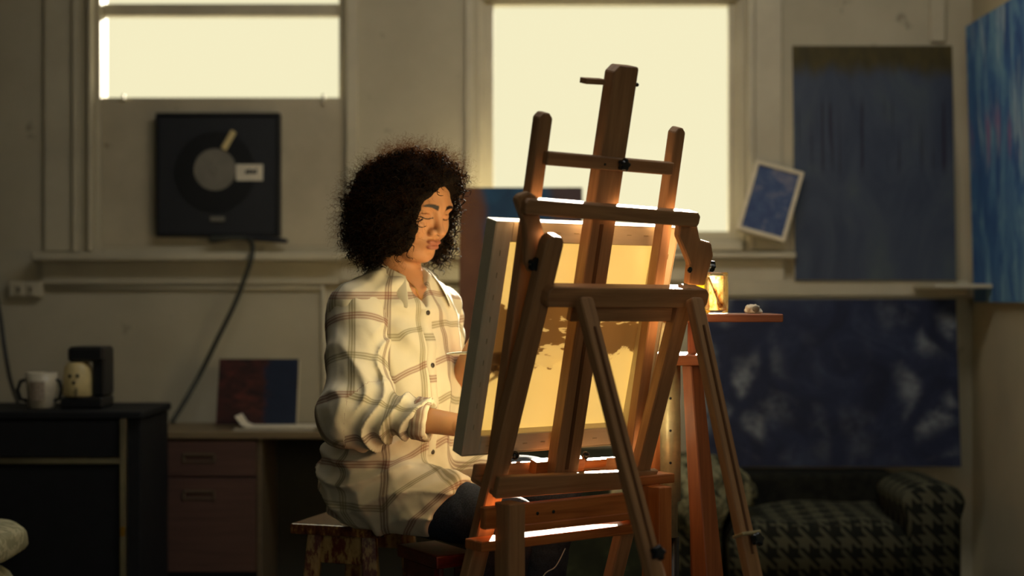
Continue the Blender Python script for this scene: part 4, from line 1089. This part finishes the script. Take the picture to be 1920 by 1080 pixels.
for b in (-1, 1):
    bm = bmesh.new(); obox(bm, cen+e2*.135*b+V(0, 0, .22), e1, e2, Z, .17, .018, .035, .002); to_obj('stretcher', bm, M['weather'], s1, (e1, Z, e2))
R0 = V(-.262, 3.235, 0); Cc = V(-.163, 3.076, 0); g1_ = (Cc-R0).normalized(); g2_ = V(-g1_.y, g1_.x, 0)
Lr = (Cc-R0).length; Wr = .10; cr = R0+g1_*Lr/2+g2_*Wr/2; zr = .572
s2 = empty('red_stool', cr, 'worn red painted narrow stool under the thigh of the woman, right one', 'stool')
bm = bmesh.new(); obox(bm, cr+V(0, 0, zr-.014), g1_, g2_, Z, Lr, Wr, .028, .004, 2); to_obj('seat', bm, M['red'], s2, (g1_, g2_, Z))
for a in (-1, 1):
    for b in (-1, 1):
        v_ = cr+g1_*a*(Lr/2-.035)+g2_*b*(Wr/2-.022); v2_ = cr+g1_*a*(Lr/2-.030)+g2_*b*(Wr/2-.018); leg4('leg', s2, (v_.x, v_.y, zr-.028), (v2_.x, v2_.y, 0), .028, M['red'], .026)
bm = bmesh.new(); obox(bm, cr-g2_*(Wr/2-.012)+V(0, 0, zr-.046), g1_, g2_, Z, Lr-.04, .012, .034, .002); to_obj('apron', bm, M['red'], s2, (g1_, Z, g2_))

# ================================================================== EASEL
# the canvas on the easel
cvs = empty('stretched_canvas', EO, 'stretched canvas seen from behind, glowing in sunlight on the wooden easel', 'canvas')
th = .034
def cbox(name, u0, u1, v0, v1, n0, n1, mat, bev=.002, fr=None):
    bm = bmesh.new(); obox(bm, EO+eu*(u0+u1)/2+ev*(v0+v1)/2+en*(n0+n1)/2, eu, ev, en, u1-u0, v1-v0, n1-n0, bev)
    return to_obj(name, bm, mat, cvs, fr or (ev, eu, en))
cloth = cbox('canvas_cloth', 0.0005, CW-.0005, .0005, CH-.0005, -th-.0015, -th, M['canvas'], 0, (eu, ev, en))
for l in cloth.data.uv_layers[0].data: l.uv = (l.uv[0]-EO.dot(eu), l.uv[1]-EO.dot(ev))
sw = .040
cbox('stretcher_bar', 0, sw, 0, CH, -th+.001, 0, M['stretcher']); cbox('stretcher_bar', CW-sw, CW, 0, CH, -th+.001, 0, M['stretcher'])
cbox('stretcher_bar', sw, CW-sw, CH-sw, CH, -th+.001, 0, M['stretcher'], fr=(eu, ev, en)); cbox('stretcher_bar', sw, CW-sw, 0, sw, -th+.001, 0, M['stretcher'], fr=(eu, ev, en))
bm = bmesh.new()       # folded cloth edge round the bars
for (u0, u1, v0, v1) in ((-.0015, 0, 0, CH), (CW, CW+.0015, 0, CH), (0, CW, CH, CH+.0015), (0, CW, -.0015, 0)): obox(bm, EO+eu*(u0+u1)/2+ev*(v0+v1)/2-en*th/2, eu, ev, en, u1-u0, v1-v0, th)
to_obj('folded_edge', bm, M['canvas_edge'], cvs)
def staple(u, v, hor):
    bm = bmesh.new(); obox(bm, EO+eu*u+ev*v+en*.0006, eu if hor else ev, ev if hor else eu, en, .011, .0012, .0012); to_obj('staple', bm, M['steel'], cvs)
for i in range(9):
    for vv in (.018, CH-.018): staple(.06+i*.046, vv, True)
    for uu in (.018, CW-.018): staple(uu, .06+i*.045, False)

ez = empty('easel', V(.1, 2.9, 0), 'large orange-brown wooden studio easel seen from behind, holding the canvas', 'easel')
W_E = M['easel']
# posts and mast
mp0, mp1 = on(1050, 885, .035), on(1163, 121, .035)
bm = bmesh.new(); a = (mp1-mp0).normalized(); s_ = en.cross(a).normalized(); Lm = (mp1-mp0).length
w2_ = .031
prof = [(-w2_, 0), (w2_, 0), (w2_, Lm-.004), (w2_-.004, Lm), (-w2_+.016, Lm+.0), (-w2_+.002, Lm-.014)]
prism(bm, [mp0-s_*x+a*y-en*.010 for x, y in prof], en, .032, .002); to_obj('mast', bm, W_E, ez, (a, s_, en))
beam('mast_groove_strip', on(1062, 880, .056), on(1128, 420, .056), en, .010, .004, wood('groove_wood', '#5a3a22', '#7a5030'), ez, .001)
beam('mast_lip', on(1093, 151, .028), on(1130, 153, .028), en, .011, .022, W_E, ez, .001)
lathe_o('mast_pin', on(1186, 158, .052), [(.004, 0), (.004, .012), (.003, .014)], M['knob'], ez, Vector(eu), 14)
def post(p0, p1, w, th, no):
    a = (p1-p0).normalized(); s_ = en.cross(a).normalized(); L = (p1-p0).length; bm = bmesh.new(); h = w/2
    prism(bm, [p0-s_*x+a*y-en*th/2 for x, y in ((-h, 0), (h, 0), (h, L-.010), (h-.009, L), (-h+.009, L), (-h, L-.010))], en, th, .002)
    return to_obj('side_post', bm, W_E, ez, (a, s_, en))
post(on(925, 905, .030), on(1019, 210, .030), .030, .026, 0)
post(on(1180, 880, .030), on(1270, 238, .030), .027, .026, 0)
post(on(1205, 880, -.002), on(1262, 400, -.002), .006, .012, 0) if False else None
# crossbars
beam('crossbar', on(1022, 296, .058), on(1258, 316, .058), en, .026, .018, W_E, ez, .002)
knob('knob', on(1163, 307, .068), en, .0115, ez)
lathe_o('bolt', on(1134, 308, .067), [(.0025, 0), (.0025, .002), (.001, .002)], M['knob'], ez, en, 10)
def chbar(name, p0, p1, w, th, ch, no=0):
    a = (p1-p0).normalized(); s_ = en.cross(a).normalized(); L = (p1-p0).length; h = w/2; bm = bmesh.new()
    prism(bm, [p0+s_*y+a*x-en*th/2 for x, y in ((ch*.5, -h), (L-ch*.5, -h), (L, -h+ch), (L, h-ch), (L-ch, h), (ch, h), (0, h-ch), (0, -h+ch))], en, th, .002)
    return to_obj(name, bm, W_E, ez, (a, s_, en))
chbar('crossbar', on(978, 385, .088), on(1304, 410, .088), .030, .030, .008)
chbar('crossbar', on(1018, 553, .118), on(1318, 556, .118), .040, .036, .010)
chbar('hinge_board', on(1068, 583, .104), on(1305, 584, .104), .040, .016, .002)
# hourglass brackets with knobs
def bracket(pts, no, th=.020):
    bm = bmesh.new(); prism(bm, [on(x, y, no) for x, y in pts], en, th, .003); return to_obj('bracket', bm, W_E, ez, (ev, eu, en))
bracket([(966, 362), (985, 357), (998, 366), (1003, 402), (1010, 432), (1024, 462), (1026, 486), (1012, 506), (988, 509), (977, 492), (977, 452), (976, 420), (964, 388), (959, 372)], .068, .018)
bracket([(1268, 396), (1286, 398), (1298, 420), (1303, 446), (1324, 452), (1328, 476), (1318, 508), (1312, 532), (1280, 530), (1284, 492), (1272, 462), (1262, 440)], .068, .018)
knob('knob', on(996, 493, .088), en, .0125, ez)
lathe_o('bracket_hole', on(1293, 506, .0865), [(.0065, 0), (.0065, .0012), (.001, .0012)], M['knob'], ez, en, 18)
knob('knob', on(1323, 498, .060), (eu*.8+en*.3).normalized(), .0105, ez)
# lower front legs
dl0, dl1 = P(1037, 440, 2.70), P(884, 1080, 2.93)
def ext(p0, p1, z=0.0):
    t = (p0.z-z)/(p0.z-p1.z); return p0+(p1-p0)*t
lw_ = .040
def leg(p0, p1, w, th, nrm, name='front_leg', rnd=.014):
    a = (p0-p1).normalized(); s_ = nrm.cross(a).normalized(); n2 = a.cross(s_).normalized(); L = (p0-p1).length; h = w/2; bm = bmesh.new()
    prism(bm, [p1-s_*x+a*y-n2*th/2 for x, y in ((-h, .006), (h, .006), (h, L-rnd), (h-rnd*.35, L-rnd*.3), (h-rnd*.9, L), (-h+rnd*.9, L), (-h+rnd*.35, L-rnd*.3), (-h, L-rnd))], n2, th, .0025)
    return to_obj(name, bm, W_E, ez, (a, s_, n2))
leg(dl0, ext(dl0, dl1), .042, .028, en)
dr0, dr1 = P(1306, 455, 2.885), P(1150, 1080, 3.14)
dr0m = dr0+(dr1-dr0)*.12
leg(dr0m, ext(dr0, dr1), .038, .028, en)
# splayed back legs
bl0, bl1 = P(1094, 560, 2.69), P(1228, 1080, 2.523)
br0, br1 = P(1301, 560, 2.86), P(1412, 1080, 2.70)
nb = (bl1-bl0).normalized().cross(eu).normalized(); nb = nb if nb.y < 0 else -nb
for p0, p1 in ((bl0, bl1), (br0, br1)):
    f_ = ext(p0, p1); leg(p0, f_, .033, .022, nb, 'back_leg', .006)
    a = (f_-p0).normalized()
    m0 = p0+a*((f_-p0).length*.05); m1 = p0+a*((p1-p0).length*.93)
    beam('leg_groove', m0+nb*.012, m1+nb*.012, nb, .005, .003, bpy.data.materials['groove_wood'], ez, .0005)
def onseg(p0, p1, py):     # parameter by image row
    lo, hi = 0., 1.3
    for _ in range(40):
        m = (lo+hi)/2; q_ = p0+(p1-p0)*m; y = HY-(q_.z-CZ)/q_.y*FP
        if y < py: lo = m
        else: hi = m
    return p0+(p1-p0)*lo
knob('knob', onseg(bl0, bl1, 1043)+nb*.012, nb, .0125, ez)
kp = onseg(br0, br1, 1018); knob('knob', kp+nb*.012+eu*.008, nb, .012, ez)
pl = beam('leg_clamp', kp-eu*.022+V(0, 0, .016), kp+eu*.026+V(0, 0, .016), nb, .006, .030, M['steel'], ez, .001)
# tray and mast foot
def ubox(name, p, hu, hv, hn, mat=W_E, dv=None, bev=.002):
    bm = bmesh.new(); obox(bm, p, eu, dv or ev, en if dv is None else eu.cross(dv).normalized(), hu, hv, hn, bev, 1); return to_obj(name, bm, mat, ez, (eu, dv or ev, en))
t0, t1 = on(926, 912, .072), on(1218, 893, .072)
tu = (t1-t0).normalized(); bm = bmesh.new(); Lt = (t1-t0).length
prism(bm, [t0+tu*x+ev*y for x, y in ((-.002, -.021), (Lt-.004, -.019), (Lt+.010, .019), (-.0, .024))], en, .016, .002); to_obj('tray_front', bm, W_E, ez, (tu, ev, en))
beam('tray_floor', t0-en*.040-ev*.014, t1-en*.040-ev*.012, ev, .088, .012, W_E, ez, .002)
beam('tray_lip', t0-en*.078+ev*.0, t1-en*.078+ev*.0, en, .034, .010, W_E, ez, .002)
ubox('mast_foot', on(1045, 872, .020), .13, .028, .024, M['frame_wood'])
ubox('mast_foot', on(1110, 868, .010), .07, .018, .016, M['frame_wood'])
for x in (964, 1096): lathe_o('canvas_clip', on(x, 853, .004), [(.009, 0), (.009, .006), (.005, .010), (.001, .010)], M['knob'], ez, en, 14)
# lower upright frame
FWd = M['frame_wood']
q0, q1 = P(956, 942, 2.80), P(1232, 928, 3.02); hx = (q1-q0); hx.z = 0; hx.normalize(); hy = V(-hx.y, hx.x, 0)
def hbox(name, p, lu, lz, ly, mat=FWd, bev=.002): 
    bm = bmesh.new(); obox(bm, p, hx, Z, -hy, lu, lz, ly, bev, 1); return to_obj(name, bm, mat, ez, (Z, hx, hy) if lz > lu else (hx, Z, hy))
zt0 = q0.z
hbox('base_post', V(q0.x, q0.y, zt0/2), .040, zt0, .050, W_E); hbox('base_post', V(q1.x, q1.y, zt0/2+.002), .036, zt0+.004, .055)
def between(y0, y1, bk, hgt, dp, name, a=0.0, b=1.0, mat=FWd):
    """rail between the posts; y0/y1 image rows of its centre at left post"""
    zz_ = CZ-((y0+y1)/2-HY)/FP*(q0.y+.02); p_ = q0+(q1-q0)*((a+b)/2); return hbox(name, V(p_.x, p_.y, zz_)+hy*bk, (q1-q0).length*(b-a), hgt, dp, mat)
L_ = (V(q1.x, q1.y, 0)-V(q0.x, q0.y, 0)).length
between(952, 985, .028, .044, .020, 'base_rail', -.12, .96); between(985, 1003, .030, .016, .030, 'base_rail', .02, .96)
between(1012, 1030, .050, .020, .060, 'base_rail', -.14, .98)
hbox('base_top_rail', V(q1.x, q1.y, zt0+.014)+hx*.022-hx*.01+hy*.04, .105, .020, .050)
for dx in (.08, .12): lathe_o('screw_hole', V(q0.x, q0.y, CZ-(967-HY)/FP*2.83)+hx*dx+hy*.0175, [(.0035, 0), (.0035, .0012), (.001, .0012)], M['knob'], ez, -hy, 12)

# ================================================================== BRUSH, PALETTE STAND, JAR
b0, b1 = P(838, 664, 3.20), on(1012, 652, -.040)
br = empty('paint_brush', b0, 'thin white handled paint brush held in the hand behind the canvas', 'paint brush'); dbr = (b1-b0).normalized(); Lb = (b1-b0).length
tube_o('handle', [b0, b0+dbr*.02, b0+dbr*Lb*.5, b0+dbr*Lb*.82], [.0018, .0032, .0042, .0028], M['paper'], br)
tube_o('ferrule', [b0+dbr*Lb*.82, b0+dbr*Lb*.91], .0032, M['steel'], br); tube_o('bristles', [b0+dbr*Lb*.91, b0+dbr*Lb*.96, b0+dbr*(Lb-.004)], [.003, .0038, .0008], M['hair'], br)
# ---- tall stand
sd_ = 3.26
st = empty('palette_stand', V(pxx(1300, sd_), sd_, 0), 'tall orange wooden stand with a metal pipe and board shelf right of the easel', 'stand')
ztb = pz(588, sd_); xb0, xb1 = pxx(1225, sd_), pxx(1458, sd_-.02)
box_o('shelf_board', xb0, xb1, sd_-.09, sd_+.10, ztb-.018, ztb, M['stand_wood'], st, bev=.002)
box_o('metal_bracket', pxx(1232, sd_), pxx(1252, sd_), sd_-.05, sd_+.04, pz(660, sd_), ztb-.018, M['steel'], st, bev=.002)
box_o('crosspiece', pxx(1222, sd_), pxx(1312, sd_), sd_-.095, sd_+.085, pz(682, sd_), pz(663, sd_), M['stand_wood'], st, bev=.002)
lathe_o('pipe', V(pxx(1256, sd_-.0), sd_-.01, pz(1005, sd_)), [(.0165, 0), (.0165, pz(940, sd_)-pz(1005, sd_)), (.0235, pz(938, sd_)-pz(1005, sd_)), (.0235, pz(683, sd_)-pz(1005, sd_)), (.001, pz(683, sd_)-pz(1005, sd_))], M['steel'], st)
lathe_o('pole_foot', V(pxx(1263, sd_), sd_-.01, 0), [(.03, 0), (.012, .02), (.011, pz(1005, sd_)), (.001, pz(1005, sd_))], M['black'], st)
for yy in (745, 805, 865): lathe_o('pipe_hole', V(pxx(1254, sd_), sd_-.033, pz(yy, sd_)), [(.003, 0), (.003, .0012), (.001, .0012)], M['black'], st, V(0, -1, 0), 10)
def sleg(xt, xbm, yt, ybm, wt, wb, name='leg'):
    zt_ = pz(682, sd_); zb_ = 0; bm = bmesh.new(); r = []
    for (c, y, z, w) in ((xt, yt, zt_, wt), (xbm, ybm, zb_, wb)): r.append([bm.verts.new((c+a*w/2, y+b*w*.40, z)) for a, b in ((-.15, -1), (1, .1), (.15, 1), (-1, -.1))])
    for k in range(4): bm.faces.new((r[0][k], r[1][k], r[1][(k+1) % 4], r[0][(k+1) % 4]))
    bm.faces.new(r[0]); bm.faces.new(r[1][::-1]); bmesh.ops.recalc_face_normals(bm, faces=bm.faces[:]); bmesh.ops.bevel(bm, geom=bm.edges[:], offset=.002, segments=1, affect='EDGES')
    return to_obj(name, bm, M['stand_wood'], st, (Z, X, Y))
sleg(pxx(1296, 3.2), pxx(1350, 3.2), 3.19, 3.10, .046, .100); sleg(pxx(1240, 3.3), pxx(1205, 3.3), 3.32, 3.42, .03, .04); sleg(pxx(1300, 3.3), pxx(1330, 3.3), 3.32, 3.42, .03, .04)
box_o('lower_shelf', pxx(1262, sd_), pxx(1286, sd_), 3.12, 3.20, pz(942, 3.15), pz(928, 3.15), M['stand_wood'], st, bev=.002) if False else None
# support of the board on the stand
beam('shelf_support', V(pxx(1300, sd_), sd_+.02, pz(664, sd_)), V(pxx(1300, sd_), sd_+.02, ztb-.018), Y, .02, .02, M['stand_wood'], st, .002)
# jar with brush
jc = V(pxx(1343, 3.24), 3.24, ztb); jar = empty('glass_jar', jc, 'paint-stained glass jar glowing in the light on the stand shelf', 'jar')
hj = .094
lathe_o('glass', jc, [(.022, 0), (.0265, .003), (.0275, .012), (.0275, hj-.006), (.0265, hj), (.0240, hj), (.0250, hj-.008), (.0250, .012), (.020, .006), (.001, .006)], M['jar'], jar)
bm = bmesh.new(); lathe(bm, jc+V(0, 0, .008), [(.0235, 0), (.0240, .004), (.0240, hj-.016)], Z, 40, False); to_obj('paint_film', bm, M['film'], jar, smooth=True)
bs = empty('jar_brush', jc+V(.01, 0, .01), 'brown brush leaning head down inside the glass jar', 'paint brush')
q0_, q1_ = jc+V(.012, -.004, .014), jc+V(-.017, .002, .088); dq = (q1_-q0_)
tube_o('bristles', [q0_, q0_+dq*.12, q0_+dq*.25], [.005, .0085, .0045], wood('rust_bristle', '#5a2410', '#8a4420'), bs)
tube_o('handle', [q0_+dq*.25, q0_+dq*.5, q1_], [.0042, .0038, .003], bpy.data.materials['rust_bristle'], bs)
bc = V(pxx(1318, 3.31), 3.31, ztb); bt = empty('yellow_bottle', bc, 'slim yellow bottle with dark cap behind the stained jar', 'bottle')
t = NT('yellow_liquid'); tlb = t.n('ShaderNodeBsdfTranslucent'); tlb.inputs[0].default_value = lin('#e8d050'); db = t.bsdf(lin('#d8c040'), .3); mxb = t.n('ShaderNodeMixShader'); mxb.inputs[0].default_value = .6; t.l(db.outputs[0], mxb.inputs[1]); t.l(tlb.outputs[0], mxb.inputs[2]); M['ybot'] = t.fin(mxb)
lathe_o('bottle_body', bc, [(.014, 0), (.016, .003), (.016, .065), (.008, .078), (.008, .086), (.001, .086)], M['ybot'], bt); lathe_o('cap', bc+V(0, 0, .082), [(.010, 0), (.010, .018), (.008, .02), (.001, .02)], M['black'], bt)
# crumpled rag / paint tube end
rg = A3(pxx(1411, 3.24), 3.24, ztb)
def rag(p): return smax(smin(ell(p, rg+A3(0, 0, .008), (.017, .016, .013)), ell(p, rg+A3(.01, 0, .003), (.014, .010, .007)), .006)-.0035*npn(p, 330, 3), ztb+.0005-p[..., 2], .001)
v, fq = surfnet(rag, rg-A3(.035, .03, .004), rg+A3(.035, .03, .034), .0014)
rgE = empty('crumpled_paint_tube', Vector(rg), 'crumpled white paint tube lying near the end of the stand shelf', 'paint tube')
link('tube_body', np_mesh('tube_body', v, fq), M['paper'], rgE, True)
lathe_o('cap', Vector(rg)+V(.004, -.014, .011), [(.0072, 0), (.0072, .009), (.005, .010), (.001, .010)], M['disc'], rgE, V(.1, -1, 0).normalized(), 16)
# shelf on right wall
ws = box_o('wall_shelf', pxx(1732, 4.72), XR-.002, 4.60, 4.852, pz(541, 4.72), pz(533, 4.72), M['trim'], None, bev=.002); tag(ws, 'small white corner shelf below the tall blue painting', 'shelf')
# draped throw on left sofa arm
tc = A3(AC-.70, 4.33, AZ-.01)
def thr(p):
    a0 = A3(tc[0], 4.23, tc[2]+.008); a1 = A3(tc[0]+.03, 4.46, tc[2]+.022)
    d = cap(p, a0, a1, .106, .108); d = smin(d, ell(p, A3(tc[0]+.12, 4.33, tc[2]+.015), (.07, .10, .085)), .03)
    d = d-.010*npn(p, 38, 12)-.005*npn(p, 90, 13)
    x = (p[..., 0]-tc[0])/.094; z = (p[..., 2]-tc[2])/.060
    armr = (np.sqrt(x*x+np.maximum(z, 0)**2)-1)*.06
    armr = np.maximum(armr, np.maximum(4.185-p[..., 1], p[..., 1]-4.526))
    cush = np.maximum(np.maximum(p[..., 2]-.505, xa-.005-p[..., 0]), 4.14-p[..., 1])
    return smax(smax(smax(d, -armr, .004), -cush, .004), np.maximum(p[..., 1]-4.52, -1), .004)
v, fq = surfnet(thr, tc-A3(.2, .26, .18), tc+A3(.30, .22, .2), .008)
tag(link('throw_blanket', np_mesh('throw_blanket', v, fq), M['throw'], None, True), 'fuzzy grey green throw bunched over the left arm of the sofa', 'blanket')
tag(tube_o('white_cord', smoothpts([P(1060, 1028, 2.99), P(1042, 1062, 2.99), P(1012, 1095, 3.0), V(.02, 3.0, .35), V(-.01, 2.97, .06), V(-.03, 2.90, .004), V(-.05, 2.80, .002)]), .0012, M['paper']), 'thin white cord hanging from the lower easel rail to the floor', 'cord')
# two thin wires below the easel frame
tag(tube_o('white_wire', smoothpts([P(880, 1130, 3.3), P(915, 1078, 3.32), P(932, 1050, 3.34), P(940, 1030, 3.38)]), .0022, M['paper']), 'short bright wire curving up from the floor behind the left easel leg', 'wire') if False else None

# ================================================================== LIGHT, WORLD, CAMERA
w = bpy.data.worlds.new('World'); sc.world = w; w.use_nodes = True
bg = w.node_tree.nodes['Background']; bg.inputs[0].default_value = lin('#f6eec4'); bg.inputs[1].default_value = 1.0
sun = bpy.data.lights.new('sun', 'SUN'); sun.energy = 38; sun.color = (1, .91, .72); sun.angle = math.radians(1.0)
so = bpy.data.objects.new('sun', sun); C.objects.link(so)
el = math.radians(19.5); az = math.atan(.16)
dirv = Vector((-math.sin(az)*math.cos(el), -math.cos(az)*math.cos(el), -math.sin(el)))
so.rotation_euler = dirv.to_track_quat('-Z', 'Y').to_euler(); so.location = (1.5, 8, 4)
sky = bpy.data.lights.new('skylight', 'SUN'); sky.energy = 2.2; sky.color = (1, .90, .66); sky.angle = math.radians(70)   # broad bright sky on the window side
sk = bpy.data.objects.new('skylight', sky); C.objects.link(sk); sk.rotation_euler = Vector((-.25, -1, -.62)).to_track_quat('-Z', 'Y').to_euler(); sk.location = (1, 8, 5)
fl = bpy.data.lights.new('added_rear_fill', 'AREA'); fl.shape = 'RECTANGLE'; fl.size = FW[1]-FW[0]; fl.size_y = FW[3]-FW[2]; fl.energy = 7; fl.color = (1, .98, .94)  # fill lamp added behind the viewer to brighten the room
fo = bpy.data.objects.new('added_rear_fill', fl); C.objects.link(fo); fo.location = ((FW[0]+FW[1])/2, YB+.02, (FW[2]+FW[3])/2); fo.rotation_euler = (math.pi/2, 0, 0)
cl = bpy.data.lights.new('added_ceiling_fill', 'AREA'); cl.shape = 'RECTANGLE'; cl.size = 1.8; cl.size_y = .7; cl.energy = 21; cl.color = (1, .98, .93)  # fill lamp added under the closed ceiling to brighten the back wall
clo = bpy.data.objects.new('added_ceiling_fill', cl); C.objects.link(clo); clo.location = (.35, 3.3, CEIL-.02); clo.rotation_euler = (math.radians(28), 0, 0)
cd_ = bpy.data.cameras.new('camera'); co = bpy.data.objects.new('camera', cd_); C.objects.link(co); sc.camera = co
co.location = (0, 0, CZ); co.rotation_euler = (math.pi/2, 0, 0)
cd_.sensor_width = 36; cd_.lens = 36*FP/1920; cd_.shift_y = (HY-540)/1920
cd_.dof.use_dof = True; cd_.dof.focus_distance = 3.05; cd_.dof.aperture_fstop = 1.6; cd_.clip_start = .05
vs_ = sc.view_settings; vs_.view_transform = 'Standard'; vs_.look = 'None'; vs_.exposure = 0; vs_.gamma = 1; vs_.use_curve_mapping = False
